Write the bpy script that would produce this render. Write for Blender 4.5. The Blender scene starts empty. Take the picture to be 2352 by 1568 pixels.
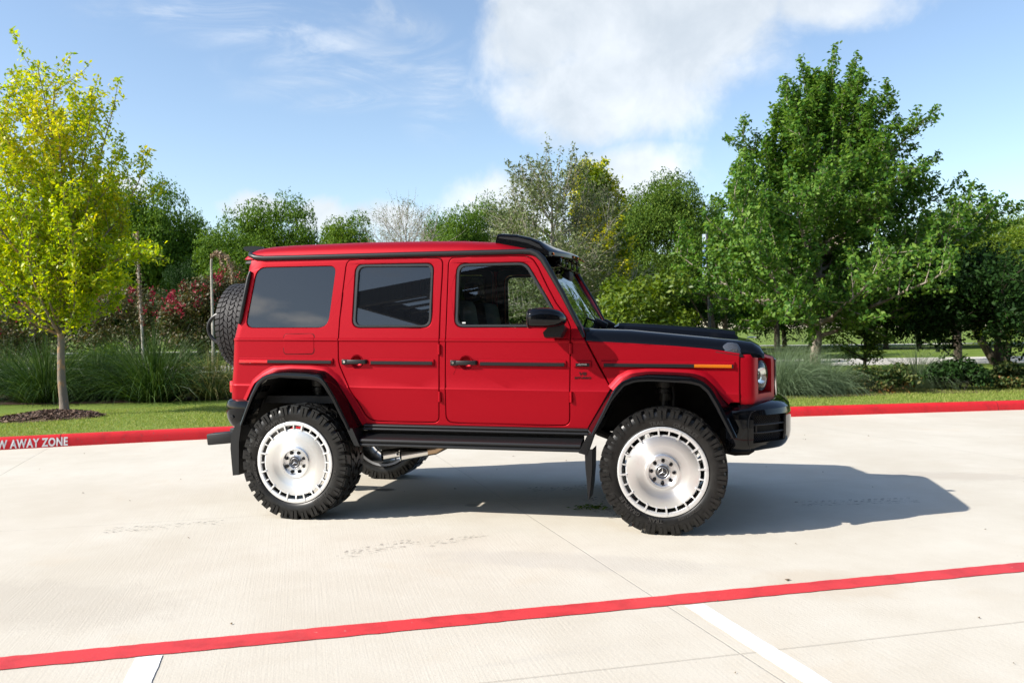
import bpy, bmesh, math, random
import numpy as np
from mathutils import Vector, Matrix, Euler
from mathutils.geometry import tessellate_polygon
sc = bpy.context.scene
COL = sc.collection
PI = math.pi
# ------------------------------------------------------------------ camera
CAMLOC = np.array([3.2584, -7.3078, 1.4801])
YAW, PITCH, ROLL, FPX = -0.23181, -0.01252, -0.01158, 1967.0
def cam_axes():
    cy, sy, cp, sp = math.cos(YAW), math.sin(YAW), math.cos(PITCH), math.sin(PITCH)
    f = np.array([sy*cp, cy*cp, sp]); r = np.array([cy, -sy, 0.0]); u = np.cross(r, f)
    cr, sr = math.cos(ROLL), math.sin(ROLL)
    return r*cr + u*sr, u*cr - r*sr, f
RIGHT, UP, FWD = cam_axes()
cd = bpy.data.cameras.new('camera'); cam = bpy.data.objects.new('camera', cd); COL.objects.link(cam)
M = Matrix(((RIGHT[0], UP[0], -FWD[0], CAMLOC[0]), (RIGHT[1], UP[1], -FWD[1], CAMLOC[1]), (RIGHT[2], UP[2], -FWD[2], CAMLOC[2]), (0, 0, 0, 1)))
cam.matrix_world = M
cd.sensor_width = 36; cd.lens = FPX/2352*36; cd.clip_start = .1; cd.clip_end = 3000
cd.dof.use_dof = True; cd.dof.focus_distance = 7.0; cd.dof.aperture_fstop = 4.0
sc.camera = cam
def at(px, depth, z=0.0):
    """ground point seen in column px (2352-wide photo) at a depth in metres from the lens"""
    d = FWD*np.array([1, 1, 0]); d = d/np.linalg.norm(d); r = np.array([RIGHT[0], RIGHT[1], 0]); r = r/np.linalg.norm(r)
    p = CAMLOC + d*depth + r*((px-1176)/FPX*depth)
    return Vector((p[0], p[1], z))
def zat(px, py, depth):
    """height of what stands at that depth and shows at photo row py"""
    hy = 784 - 24.6 - (px-1176)*0.01158
    return 1.48 + (hy-py)/FPX*depth
def direction(px, py):
    d = FWD + RIGHT*((px-1176)/FPX) + UP*((784-py)/FPX)
    return d/np.linalg.norm(d)
# ------------------------------------------------------------------ light
SUN_TRAVEL = Vector((1.25, 0.76, -1.0)).normalized()
sd = bpy.data.lights.new('sun', 'SUN'); sd.energy = 4.0; sd.angle = math.radians(0.53); sd.color = (1.0, 0.945, 0.86)
sun = bpy.data.objects.new('sun', sd); COL.objects.link(sun)
sun.rotation_euler = SUN_TRAVEL.to_track_quat('-Z', 'Y').to_euler(); sun.location = (-20, -12, 16)
w = bpy.data.worlds.new('World'); sc.world = w; w.use_nodes = True
nt = w.node_tree; nt.nodes.clear()
def N(tree, t, **kw):
    n = tree.nodes.new(t)
    for k, v in kw.items():
        if k == 'inp':
            for a, b in v.items(): n.inputs[a].default_value = b
        else: setattr(n, k, v)
    return n
def mth(tree, op, a, b=None, c=None, clamp=False):
    n = tree.nodes.new('ShaderNodeMath'); n.operation = op; n.use_clamp = clamp
    for i, v in enumerate((a, b, c)):
        if v is None: continue
        if isinstance(v, (int, float)): n.inputs[i].default_value = v
        else: tree.links.new(v, n.inputs[i])
    return n.outputs[0]
def vdot(tree, vec, c):
    n = tree.nodes.new('ShaderNodeVectorMath'); n.operation = 'DOT_PRODUCT'
    tree.links.new(vec, n.inputs[0]); n.inputs[1].default_value = tuple(float(x) for x in c)
    return n.outputs['Value']
def sstep(tree, v, a, b):
    n = tree.nodes.new('ShaderNodeMapRange'); n.interpolation_type = 'SMOOTHSTEP'
    tree.links.new(v, n.inputs[0]); n.inputs[1].default_value = a; n.inputs[2].default_value = b
    return n.outputs[0]
L = nt.links.new
tc = N(nt, 'ShaderNodeTexCoord'); DIR = tc.outputs['Generated']
sky = N(nt, 'ShaderNodeTexSky', sky_type='NISHITA', sun_disc=False)
sky.sun_elevation = math.radians(34.4); sky.sun_rotation = math.radians(238.7); sky.air_density = 1.0; sky.dust_density = .6; sky.ozone_density = 2.0
def noise(tree, vec, scale, detail=6, rough=.55, dist=0.0, stretch=None):
    if stretch is not None:
        m = tree.nodes.new('ShaderNodeVectorMath'); m.operation = 'MULTIPLY'; tree.links.new(vec, m.inputs[0]); m.inputs[1].default_value = stretch; vec = m.outputs[0]
    n = N(tree, 'ShaderNodeTexNoise', inp={'Scale': scale, 'Detail': detail, 'Roughness': rough, 'Distortion': dist})
    tree.links.new(vec, n.inputs['Vector']); return n.outputs['Fac']
def blob(px, py, rx, ry, rot=0.0):
    """soft elliptical patch of sky round one direction; 1 in the middle, 0 at the rim"""
    c = direction(px, py); r = np.cross(c, [0, 0, 1.0]); r = r/np.linalg.norm(r); u = np.cross(r, c)
    a = math.radians(rot); r2 = r*math.cos(a) + u*math.sin(a); u2 = u*math.cos(a) - r*math.sin(a)
    du = mth(nt, 'MULTIPLY', vdot(nt, DIR, r2), FPX/rx); dv = mth(nt, 'MULTIPLY', vdot(nt, DIR, u2), FPX/ry)
    d2 = mth(nt, 'ADD', mth(nt, 'MULTIPLY', du, du), mth(nt, 'MULTIPLY', dv, dv))
    front = mth(nt, 'GREATER_THAN', vdot(nt, DIR, c), 0.2)
    return mth(nt, 'MULTIPLY', mth(nt, 'SUBTRACT', 1.0, mth(nt, 'SQRT', d2), clamp=True), front)
n_big = noise(nt, DIR, 7.5, 10, .60, .25)
n_fine = noise(nt, DIR, 13.0, 9, .62, .4)
n_wisp = noise(nt, DIR, 7.0, 9, .66, 1.2, stretch=(1.0, 1.0, 3.4))
heap = None
for b in ((1440, 60, 480, 330, 0), (1620, 10, 400, 290, -10), (1330, 210, 330, 200, 8), (1250, 60, 250, 260, 0), (1900, 10, 260, 110, 0), (1460, 420, 250, 130, 0), (1170, 470, 260, 150, 0)):
    v = mth(nt, 'MULTIPLY', blob(*b), 1.55); heap = v if heap is None else mth(nt, 'MAXIMUM', heap, v)
low = None
for b in ((745, 500, 120, 70, 0), (905, 505, 150, 75, 0), (585, 478, 110, 60, 0), (260, 430, 140, 60, 0), (1240, 520, 200, 100, 0)):
    v = mth(nt, 'MULTIPLY', blob(*b), 1.5); low = v if low is None else mth(nt, 'MAXIMUM', low, v)
wisp = None
for b in ((730, 110, 270, 60, 14), (480, 20, 330, 60, 8), (800, 160, 330, 60, 12), (830, 225, 190, 40, 8), (880, 30, 260, 60, -20), (1010, 210, 120, 160, 0), (620, 70, 260, 40, 10)):
    v = blob(*b); wisp = v if wisp is None else mth(nt, 'MAXIMUM', wisp, v)
def cov(mask, nz, k, lo, hi):
    return sstep(nt, mth(nt, 'ADD', mask, mth(nt, 'MULTIPLY', mth(nt, 'SUBTRACT', nz, .5), k)), lo, hi)
c1 = mth(nt, 'MULTIPLY', cov(heap, n_big, 2.0, .36, 1.0), .82)
def dblob(v, rx, ry):
    c = np.array(v, float); c = c/np.linalg.norm(c); r = np.cross(c, [0, 0, 1.0]); r = r/np.linalg.norm(r); u = np.cross(r, c)
    du = mth(nt, 'MULTIPLY', vdot(nt, DIR, r), 1/rx); dv = mth(nt, 'MULTIPLY', vdot(nt, DIR, u), 1/ry); d2 = mth(nt, 'ADD', mth(nt, 'MULTIPLY', du, du), mth(nt, 'MULTIPLY', dv, dv))
    return mth(nt, 'MULTIPLY', mth(nt, 'SUBTRACT', 1.0, mth(nt, 'SQRT', d2), clamp=True), mth(nt, 'GREATER_THAN', vdot(nt, DIR, c), 0.2))
for v in (((-3.85, -6.26, 1.66), .12, .035), ((-3.3, -6.26, 1.52), .10, .022)): refl_ = mth(nt, 'MULTIPLY', dblob(*v), 1.6) if v[1] > .11 else mth(nt, 'MAXIMUM', refl_, mth(nt, 'MULTIPLY', dblob(*v), 1.6))
c2 = mth(nt, 'MULTIPLY', cov(low, n_fine, 2.2, .40, 1.1), .85)
c3 = mth(nt, 'MULTIPLY', mth(nt, 'MULTIPLY', sstep(nt, n_wisp, .36, .80), sstep(nt, wisp, 0.0, .9)), .50)
# scattered clouds in the rest of the sky (seen in the reflections)
z = vdot(nt, DIR, (0, 0, 1))
back = sstep(nt, vdot(nt, DIR, tuple(-FWD)), .1, .5)
c4 = mth(nt, 'MULTIPLY', mth(nt, 'MULTIPLY', sstep(nt, noise(nt, DIR, 3.4, 8, .55, .2, stretch=(1, 1, 2.6)), .52, .68), back), .85)
C = mth(nt, 'MAXIMUM', mth(nt, 'MAXIMUM', c1, c2), mth(nt, 'MAXIMUM', c3, c4))
shade = sstep(nt, mth(nt, 'ADD', mth(nt, 'MULTIPLY', noise(nt, DIR, 4.2, 6, .5), .75), mth(nt, 'MULTIPLY', n_fine, .35)), .42, .72)
ccol = N(nt, 'ShaderNodeMix', data_type='RGBA'); ccol.inputs[6].default_value = (5.5, 5.65, 5.75, 1); ccol.inputs[7].default_value = (3.6, 3.9, 4.15, 1)
L(shade, ccol.inputs[0])
mixc = N(nt, 'ShaderNodeMix', data_type='RGBA'); L(C, mixc.inputs[0]); L(ccol.outputs[2], mixc.inputs[7])
tint = N(nt, 'ShaderNodeMix', data_type='RGBA', blend_type='MULTIPLY'); tint.inputs[0].default_value = 1; tint.inputs[7].default_value = (1.12, 1.07, 1.03, 1)
L(sky.outputs[0], tint.inputs[6]); L(tint.outputs[2], mixc.inputs[6])
mix2 = N(nt, 'ShaderNodeMix', data_type='RGBA'); L(mth(nt, 'MULTIPLY', cov(refl_, noise(nt, DIR, 9.0, 8, .6, .3, stretch=(1, 1, 2.2)), 2.6, .75, 1.55), .9), mix2.inputs[0]); L(mixc.outputs[2], mix2.inputs[6]); mix2.inputs[7].default_value = (13, 13, 13, 1)
bg = N(nt, 'ShaderNodeBackground', inp={'Strength': 0.103}); L(mix2.outputs[2], bg.inputs[0])
L(bg.outputs[0], N(nt, 'ShaderNodeOutputWorld').inputs[0])
sc.view_settings.view_transform = 'Standard'; sc.view_settings.look = 'None'; sc.view_settings.gamma = 1; sc.view_settings.use_curve_mapping = False
sc.view_settings.exposure = 1.0
sc.render.engine = 'CYCLES'
sc.cycles.max_bounces = 8; sc.cycles.diffuse_bounces = 3; sc.cycles.glossy_bounces = 4; sc.cycles.transmission_bounces = 4; sc.cycles.transparent_max_bounces = 10
sc.cycles.caustics_reflective = False; sc.cycles.caustics_refractive = False; sc.cycles.sample_clamp_indirect = 4.0
sc.cycles.use_denoising = True
# ------------------------------------------------------------------ helpers
def tag(o, label=None, cat=None, group=None, kind=None):
    if label: o['label'] = label
    if cat: o['category'] = cat
    if group: o['group'] = group
    if kind: o['kind'] = kind
    return o
def empty(name, loc=(0, 0, 0), rz=0.0, label=None, cat=None, group=None, parent=None):
    o = bpy.data.objects.new(name, None); COL.objects.link(o); o.location = loc; o.rotation_euler = (0, 0, rz); o.empty_display_size = .2
    if parent: o.parent = parent
    return tag(o, label, cat, group)
def meshdata(name, V, F, mats, smooth=True, angle=35, fm=None):
    me = bpy.data.meshes.new(name); me.from_pydata([tuple(v) for v in V], [], [tuple(f) for f in F])
    for m in (mats if isinstance(mats, (list, tuple)) else [mats]): me.materials.append(m)
    if fm is not None: me.polygons.foreach_set('material_index', fm)
    if smooth:
        me.polygons.foreach_set('use_smooth', [True]*len(me.polygons)); me.update()
        me.set_sharp_from_angle(angle=math.radians(angle))
    me.update(); return me
def link(name, me, parent=None):
    o = bpy.data.objects.new(name, me); COL.objects.link(o)
    if parent is not None: o.parent = parent
    return o
class MB:
    def __init__(s): s.V = []; s.F = []; s.fm = []; s.mi = 0
    def add(s, V, F):
        b = len(s.V); s.V.extend(V); s.F.extend([tuple(i+b for i in f) for f in F]); s.fm.extend([s.mi]*len(F)); return s
    def box(s, x0, x1, y0, y1, z0, z1, bev=0.0, rot=None, c=None):
        b = min(bev, (x1-x0)/2.01, (y1-y0)/2.01, (z1-z0)/2.01)
        if b <= 0:
            V = [(x, y, z) for x in (x0, x1) for y in (y0, y1) for z in (z0, z1)]
            F = [(0, 1, 3, 2), (4, 6, 7, 5), (0, 4, 5, 1), (2, 3, 7, 6), (0, 2, 6, 4), (1, 5, 7, 3)]
        else:
            bm = bmesh.new(); bmesh.ops.create_cube(bm, size=1)
            for v in bm.verts: v.co = ((x0+x1)/2+v.co.x*(x1-x0), (y0+y1)/2+v.co.y*(y1-y0), (z0+z1)/2+v.co.z*(z1-z0))
            bmesh.ops.bevel(bm, geom=bm.edges[:], offset=b, segments=2, affect='EDGES', profile=.5)
            bm.verts.index_update(); V = [tuple(v.co) for v in bm.verts]; F = [[v.index for v in f.verts] for f in bm.faces]; bm.free()
        if rot is not None:
            c = Vector(c) if c is not None else Vector(((x0+x1)/2, (y0+y1)/2, (z0+z1)/2)); R = Euler(rot).to_matrix()
            V = [tuple(R @ (Vector(v)-c) + c) for v in V]
        return s.add(V, F)
    def tube(s, path, rad, n=8, caps=True, sy=1.0):
        P = [Vector(p) for p in path]; m = len(P)
        if not isinstance(rad, (list, tuple)): rad = [rad]*m
        V = []; T = (P[1]-P[0]).normalized(); ref = Vector((0, 0, 1)) if abs(T.z) < .9 else Vector((1, 0, 0)); A = T.cross(ref).normalized()
        for i in range(m):
            t = (P[min(i+1, m-1)]-P[max(i-1, 0)])
            t = t.normalized() if t.length > 1e-9 else T
            A = A - t*A.dot(t); A = A.normalized() if A.length > 1e-6 else t.orthogonal().normalized(); B = t.cross(A)
            for k in range(n):
                a = 2*PI*k/n; V.append(tuple(P[i] + (A*math.cos(a) + B*(math.sin(a)*sy))*rad[i]))
        F = [(i*n+k, i*n+(k+1) % n, (i+1)*n+(k+1) % n, (i+1)*n+k) for i in range(m-1) for k in range(n)]
        if caps: F += [tuple(range(n-1, -1, -1)), tuple((m-1)*n+k for k in range(n))]
        return s.add(V, F)
    def lathe(s, prof, n=48, c=(0, 0, 0), axis='Y', closed=False):
        """prof: (radius, position along the axis)"""
        V = []
        for r, y in prof:
            for k in range(n):
                a = 2*PI*k/n; u, v = r*math.sin(a), r*math.cos(a)
                V.append((c[0]+u, c[1]+y, c[2]+v) if axis == 'Y' else (c[0]+y, c[1]+u, c[2]+v) if axis == 'X' else (c[0]+u, c[1]+v, c[2]+y))
        m = len(prof); F = []
        for i in range(m if closed else m-1):
            j = (i+1) % m
            for k in range(n): F.append((i*n+k, i*n+(k+1) % n, j*n+(k+1) % n, j*n+k))
        return s.add(V, F)
    def grid(s, rows, loop=False):
        m, n = len(rows), len(rows[0]); V = [tuple(p) for r in rows for p in r]
        F = [(i*n+k, i*n+(k+1) % n, (i+1)*n+(k+1) % n, (i+1)*n+k) for i in range(m-1) for k in range(n if loop else n-1)]
        return s.add(V, F)
    def prism(s, poly, f0, f1):
        """poly 2-D; f0, f1 map a 2-D point to 3-D on either face"""
        n = len(poly); V = [tuple(f0(*p)) for p in poly] + [tuple(f1(*p)) for p in poly]
        T = tessellate_polygon([[Vector((p[0], p[1], 0)) for p in poly]])
        F = [tuple(t) for t in T] + [tuple(n+i for i in reversed(t)) for t in T] + [(i, (i+1) % n, n+(i+1) % n, n+i) for i in range(n)]
        return s.add(V, F)
    def mirror_y(s):
        s.V = [(v[0], -v[1], v[2]) for v in s.V]; s.F = [tuple(reversed(f)) for f in s.F]; return s
    def build(s, name, mats, parent=None, smooth=True, angle=35, fix=False):
        me = meshdata(name, s.V, s.F, mats, smooth, angle, s.fm)
        if fix:
            bm = bmesh.new(); bm.from_mesh(me); bmesh.ops.recalc_face_normals(bm, faces=bm.faces[:]); bm.to_mesh(me); bm.free()
        return link(name, me, parent)
def catmull(P, per=6):
    P = [Vector(p) for p in P]; out = []
    for i in range(len(P)-1):
        a, b, c, d = P[max(i-1, 0)], P[i], P[i+1], P[min(i+2, len(P)-1)]
        for k in range(per):
            t = k/per; out.append(.5*((2*b) + (c-a)*t + (2*a-5*b+4*c-d)*t*t + (3*b-a-3*c+d)*t**3))
    out.append(P[-1]); return out
def resample(P, n):
    P = [np.array(p, float) for p in P]; d = [0]
    for a, b in zip(P, P[1:]): d.append(d[-1]+np.linalg.norm(b-a))
    P = np.array(P); t = np.linspace(0, d[-1], n)
    return np.stack([np.interp(t, d, P[:, k]) for k in range(P.shape[1])], 1)
def rpoly(pts, seg=5):
    """polygon (x, z[, radius]) with rounded corners"""
    n = len(pts); out = []
    for i, p in enumerate(pts):
        r = p[2] if len(p) > 2 else 0
        b = Vector(p[:2])
        if r <= 0: out.append((b.x, b.y)); continue
        a, c = Vector(pts[i-1][:2]), Vector(pts[(i+1) % n][:2]); u, v = (a-b), (c-b); ru, rv = min(r, u.length*.49), min(r, v.length*.49)
        p0, p2 = b+u.normalized()*ru, b+v.normalized()*rv
        for k in range(seg+1):
            t = k/seg; q = p0*(1-t)**2 + b*2*t*(1-t) + p2*t*t; out.append((q.x, q.y))
    return out
# ------------------------------------------------------------------ materials
def mat(name, color, rough=.5, metal=0.0, spec=.5, coat=0.0, emit=None, **kw):
    m = bpy.data.materials.new(name); m.use_nodes = True; b = m.node_tree.nodes['Principled BSDF']
    b.inputs['Base Color'].default_value = (*color, 1); b.inputs['Roughness'].default_value = rough; b.inputs['Metallic'].default_value = metal
    b.inputs['Specular IOR Level'].default_value = spec; b.inputs['Coat Weight'].default_value = coat; b.inputs['Coat Roughness'].default_value = .03
    return m
def vary(m, scale, c0, c1, lo=.35, hi=.65, detail=6, stretch=None, bump=0.0, bscale=None, coord='Object'):
    """colour variation and bump from noise in the object's own space"""
    t = m.node_tree; b = t.nodes['Principled BSDF']; x = N(t, 'ShaderNodeTexCoord').outputs[coord]
    f = noise(t, x, scale, detail, .6, 0, stretch); r = N(t, 'ShaderNodeMapRange', inp={1: lo, 2: hi}); t.links.new(f, r.inputs[0])
    k = N(t, 'ShaderNodeMix', data_type='RGBA'); k.inputs[6].default_value = (*c0, 1); k.inputs[7].default_value = (*c1, 1)
    t.links.new(r.outputs[0], k.inputs[0]); t.links.new(k.outputs[2], b.inputs['Base Color'])
    if bump:
        bp = N(t, 'ShaderNodeBump', inp={'Strength': 1.0, 'Distance': bump}); t.links.new(noise(t, x, bscale or scale, 4, .6, 0, stretch), bp.inputs['Height']); t.links.new(bp.outputs[0], b.inputs['Normal'])
    return m
def leafmat(name, cols, trans=.35, rough=.45, spec=.35):
    """foliage: every leaf (mesh island) takes its own shade of the species' colours"""
    m = bpy.data.materials.new(name); m.use_nodes = True; t = m.node_tree; b = t.nodes['Principled BSDF']; out = t.nodes['Material Output']
    g = N(t, 'ShaderNodeNewGeometry'); r = N(t, 'ShaderNodeValToRGB'); t.links.new(g.outputs['Random Per Island'], r.inputs[0])
    e = r.color_ramp.elements; e[0].position = 0; e[0].color = (*cols[0], 1); e[1].position = 1; e[1].color = (*cols[-1], 1)
    for i, c in enumerate(cols[1:-1]):
        k = e.new((i+1)/(len(cols)-1)); k.color = (*c, 1)
    t.links.new(r.outputs[0], b.inputs['Base Color']); b.inputs['Roughness'].default_value = rough; b.inputs['Specular IOR Level'].default_value = spec
    tr = N(t, 'ShaderNodeBsdfTranslucent'); hs = N(t, 'ShaderNodeHueSaturation', inp={'Hue': .485, 'Saturation': 1.1, 'Value': 1.3}); t.links.new(r.outputs[0], hs.inputs['Color']); t.links.new(hs.outputs[0], tr.inputs[0])
    mx = N(t, 'ShaderNodeMixShader', inp={0: trans}); t.links.new(b.outputs[0], mx.inputs[1]); t.links.new(tr.outputs[0], mx.inputs[2]); t.links.new(mx.outputs[0], out.inputs[0])
    return m
def text_mesh(txt, size, extrude=0.0, bold=0.0, spacing=1.0):
    cu = bpy.data.curves.new('text', 'FONT'); cu.body = txt; cu.size = size; cu.extrude = extrude; cu.offset = bold; cu.align_x = 'CENTER'; cu.align_y = 'CENTER'; cu.space_character = spacing; cu.resolution_u = 3
    o = bpy.data.objects.new('text', cu); COL.objects.link(o); bpy.context.view_layer.update()
    me = bpy.data.meshes.new_from_object(o.evaluated_get(bpy.context.evaluated_depsgraph_get()))
    V = [tuple(v.co) for v in me.vertices]; F = [tuple(p.vertices) for p in me.polygons]
    bpy.data.objects.remove(o); bpy.data.curves.remove(cu); bpy.data.meshes.remove(me)
    return V, F
# ================================================================== setting: lot, kerb, lawn, road, path
rng = np.random.default_rng(7)
LA = math.radians(27.3); LU = (math.cos(LA), math.sin(LA)); LV = (-math.sin(LA), math.cos(LA))     # along / across the painted lines
def concrete(name, c0, c1, joints=True):
    m = mat(name, c0, .85, spec=.25); t = m.node_tree; b = t.nodes['Principled BSDF']; P = N(t, 'ShaderNodeTexCoord').outputs['Object']
    rot = N(t, 'ShaderNodeVectorRotate', rotation_type='Z_AXIS', inp={'Angle': -LA}); t.links.new(P, rot.inputs['Vector']); Q = rot.outputs[0]
    f1 = noise(t, P, .55, 7, .6); f2 = noise(t, P, 3.0, 8, .65); f3 = noise(t, P, 60, 3, .6)
    broom = noise(t, Q, 1.0, 3, .6, .1, stretch=(85, 1.2, 1)); patch = sstep(t, noise(t, P, .35, 4, .5), .42, .62)
    v = mth(t, 'ADD', mth(t, 'ADD', mth(t, 'MULTIPLY', f1, .9), mth(t, 'MULTIPLY', f2, .45)), mth(t, 'MULTIPLY', f3, .18))
    v = mth(t, 'ADD', v, mth(t, 'MULTIPLY', mth(t, 'MULTIPLY', broom, patch), .17))
    k = N(t, 'ShaderNodeMix', data_type='RGBA'); k.inputs[6].default_value = (*c0, 1); k.inputs[7].default_value = (*c1, 1); t.links.new(sstep(t, v, .55, 1.15), k.inputs[0]); col = k.outputs[2]
    def over(col, fac, c):
        q = N(t, 'ShaderNodeMix', data_type='RGBA'); t.links.new(fac, q.inputs[0]); t.links.new(col, q.inputs[6]); q.inputs[7].default_value = (*c, 1); return q.outputs[2]
    # ochre weathering and scuffs
    col = over(col, mth(t, 'MULTIPLY', sstep(t, noise(t, P, 1.1, 6, .6, .6), .56, .74), .32), (.52, .44, .33))
    col = over(col, mth(t, 'MULTIPLY', sstep(t, noise(t, Q, 1.0, 6, .7, .4, stretch=(.7, 3.2, 1)), .60, .76), .20), (.38, .36, .33))
    col = over(col, mth(t, 'MULTIPLY', sstep(t, noise(t, P, 9, 4, .7), .66, .76), .35), (.40, .37, .32))
    col = over(col, mth(t, 'MULTIPLY', sstep(t, noise(t, P, 45, 2, .5), .745, .78), .55), (.16, .14, .12))
    h = None
    if joints:
        def line(p, a, w):
            n = (-math.sin(a), math.cos(a), 0); d = mth(t, 'ABSOLUTE', mth(t, 'SUBTRACT', vdot(t, P, n), p[0]*n[0]+p[1]*n[1]))
            wob = mth(t, 'MULTIPLY', mth(t, 'SUBTRACT', noise(t, P, 30, 2, .5), .5), .006); return mth(t, 'SUBTRACT', 1.0, sstep(t, mth(t, 'ADD', d, wob), w*.5, w), clamp=True)
        a1 = math.radians(-59.7)
        js = [((1.69, -.43), a1, .0055), ((3.38, -3.29), LA, .008), ((1.6, 0.0), LA, .005), ((-4.16, .30), a1, .007), ((7.6, 1.2), a1, .006), ((-2.6, 4.05), LA, .005)]
        for p, a, wd in js:
            l = line(p, a, wd); h = l if h is None else mth(t, 'MAXIMUM', h, l)
        col = over(col, mth(t, 'MULTIPLY', h, .30), (.19, .17, .14))
        def spot(x, y, rx, ry, c, amt, k=.9):
            d = N(t, 'ShaderNodeVectorMath', operation='SUBTRACT'); t.links.new(P, d.inputs[0]); d.inputs[1].default_value = (x, y, 0)
            e = N(t, 'ShaderNodeVectorMath', operation='MULTIPLY'); t.links.new(d.outputs[0], e.inputs[0]); e.inputs[1].default_value = (1/rx, 1/ry, 0)
            ln = N(t, 'ShaderNodeVectorMath', operation='LENGTH'); t.links.new(e.outputs[0], ln.inputs[0])
            f = mth(t, 'ADD', ln.outputs['Value'], mth(t, 'MULTIPLY', mth(t, 'SUBTRACT', noise(t, P, 7, 4, .6), .5), k)); return over(col, mth(t, 'MULTIPLY', mth(t, 'SUBTRACT', 1.0, sstep(t, f, .5, 1.0), clamp=True), amt), c)
        for s in ((.24, .24, .13, .09, (.09, .08, .07), .85), (1.25, -.30, .10, .07, (.2, .19, .17), .5), (-.4, -3.3, 1.1, .5, (.40, .36, .30), .35), (3.9, -2.1, .5, .35, (.48, .40, .30), .4), (5.6, 1.9, .9, .3, (.42, .37, .31), .4), (2.4, -1.9, 1.2, .25, (.44, .41, .37), .35)): col = spot(*s)
    t.links.new(col, b.inputs['Base Color'])
    bp = N(t, 'ShaderNodeBump', inp={'Strength': .55, 'Distance': .004})
    hh = mth(t, 'ADD', mth(t, 'MULTIPLY', broom, .5), mth(t, 'MULTIPLY', f3, .7))
    if h is not None: hh = mth(t, 'SUBTRACT', hh, mth(t, 'MULTIPLY', h, 1.5))
    t.links.new(hh, bp.inputs['Height']); t.links.new(bp.outputs[0], b.inputs['Normal'])
    return m
M_CONC = concrete('lot_concrete', (.51, .465, .385), (.60, .563, .487))
M_ROAD = concrete('road_concrete', (.50, .47, .42), (.60, .57, .52), joints=False)
def paint(name, c, under, wear=.70):
    m = mat(name, c, .55, spec=.35); t = m.node_tree; b = t.nodes['Principled BSDF']; P = N(t, 'ShaderNodeTexCoord').outputs['Object']
    k = N(t, 'ShaderNodeMix', data_type='RGBA'); k.inputs[6].default_value = (*c, 1); k.inputs[7].default_value = (*under, 1)
    a = sstep(t, noise(t, P, 38, 5, .7), wear, wear+.07)
    k2 = N(t, 'ShaderNodeMix', data_type='RGBA'); k2.inputs[7].default_value = tuple(x*.72 for x in c)+(1,); k2.inputs[6].default_value = (*c, 1); t.links.new(mth(t, 'MULTIPLY', sstep(t, noise(t, P, 5, 6, .6), .45, .7), .8), k2.inputs[0]); t.links.new(k2.outputs[2], k.inputs[6])
    t.links.new(a, k.inputs[0]); t.links.new(k.outputs[2], b.inputs['Base Color'])
    bp = N(t, 'ShaderNodeBump', inp={'Strength': .4, 'Distance': .003}); t.links.new(noise(t, P, 70, 3, .6), bp.inputs['Height']); t.links.new(bp.outputs[0], b.inputs['Normal'])
    return m
M_REDPAINT = paint('red_line_paint', (.60, .045, .05), (.55, .42, .36), .665)
M_WHITE = paint('white_line_paint', (.80, .80, .79), (.62, .60, .56), .72)
M_KERB = paint('red_kerb_paint', (.60, .016, .022), (.28, .07, .06), .60)
M_LAWN = vary(mat('lawn_grass', (.06, .12, .02), .9, spec=.1), .5, (.10, .165, .022), (.17, .22, .045), .3, .7, 8, bump=.02, bscale=25)
M_SOIL = vary(mat('bark_mulch_soil', (.09, .06, .045), .95, spec=.1), 14, (.05, .033, .025), (.17, .11, .08), .3, .7, 6, bump=.03, bscale=30)
# kerb line (front foot of the kerb)
KP = [(-60, -42), (-30, -20.5), (-14, -5.2), (-9.4, -.9), (-7.4, .75), (-5.84, 2.03), (-3.63, 3.50), (-1.2, 4.86), (1.6, 6.25), (4.48, 7.55), (8.5, 9.26), (14, 11.5), (26, 16), (60, 28)]
KC = [Vector((p.x, p.y)) for p in catmull([(a, b, 0) for a, b in KP], 8)]
def koff(d):
    out = []
    for i, p in enumerate(KC):
        t = (KC[min(i+1, len(KC)-1)]-KC[max(i-1, 0)]).normalized(); out.append(Vector((p.x-t.y*d, p.y+t.x*d)))
    return out
kz = .15
prof = [(0, -.05), (0, .0), (.018, .085), (.03, .118), (.055, .142), (.085, kz), (.165, kz+.004), (.172, kz-.03), (.172, -.05)]
mb = MB(); mb.grid([[(q.x, q.y, zz) for q in koff(d)] for d, zz in prof]); kerb = tag(mb.build('kerb', M_KERB, angle=60), kind='structure')
# stencilled lettering on the kerb face
def on_kerb(s0, txt, size):
    """s0: distance along the kerb from the point (-5.84, 2.03) to the middle of the text"""
    V, F = text_mesh(txt, size, bold=.0055, spacing=1.10); i0 = 5*8; acc = [0.0]
    K = KC[i0-24:i0+40]
    d = [0.0]
    for a, b in zip(K, K[1:]): d.append(d[-1]+(b-a).length)
    base = d[24]; X = np.array([k.x for k in K]); Y = np.array([k.y for k in K]); out = []
    for x, y, _ in V:
        s = base+s0+x*.70; px, py = np.interp(s, d, X), np.interp(s, d, Y); tx, ty = np.interp(s+.05, d, X)-px, np.interp(s+.05, d, Y)-py; l = math.hypot(tx, ty); nx, ny = -ty/l, tx/l
        zz = .062+y*1.0; off = np.interp(zz, [0, .085, .118], [0, .018, .03])-.003; out.append((px+nx*off, py+ny*off, zz))
    return out, F
mb = MB()
V, F = on_kerb(-.065, 'NO PARKING TOW AWAY ZONE', .150)
xs = [v for v in V]
KERBTXT = (V, F)
mb.add(V, F); mb.build('lettering', vary(mat('white_stencil_paint', (.7, .68, .66), .6), 30, (.72, .70, .68), (.5, .35, .33), .6, .72), kerb, smooth=False)
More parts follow.
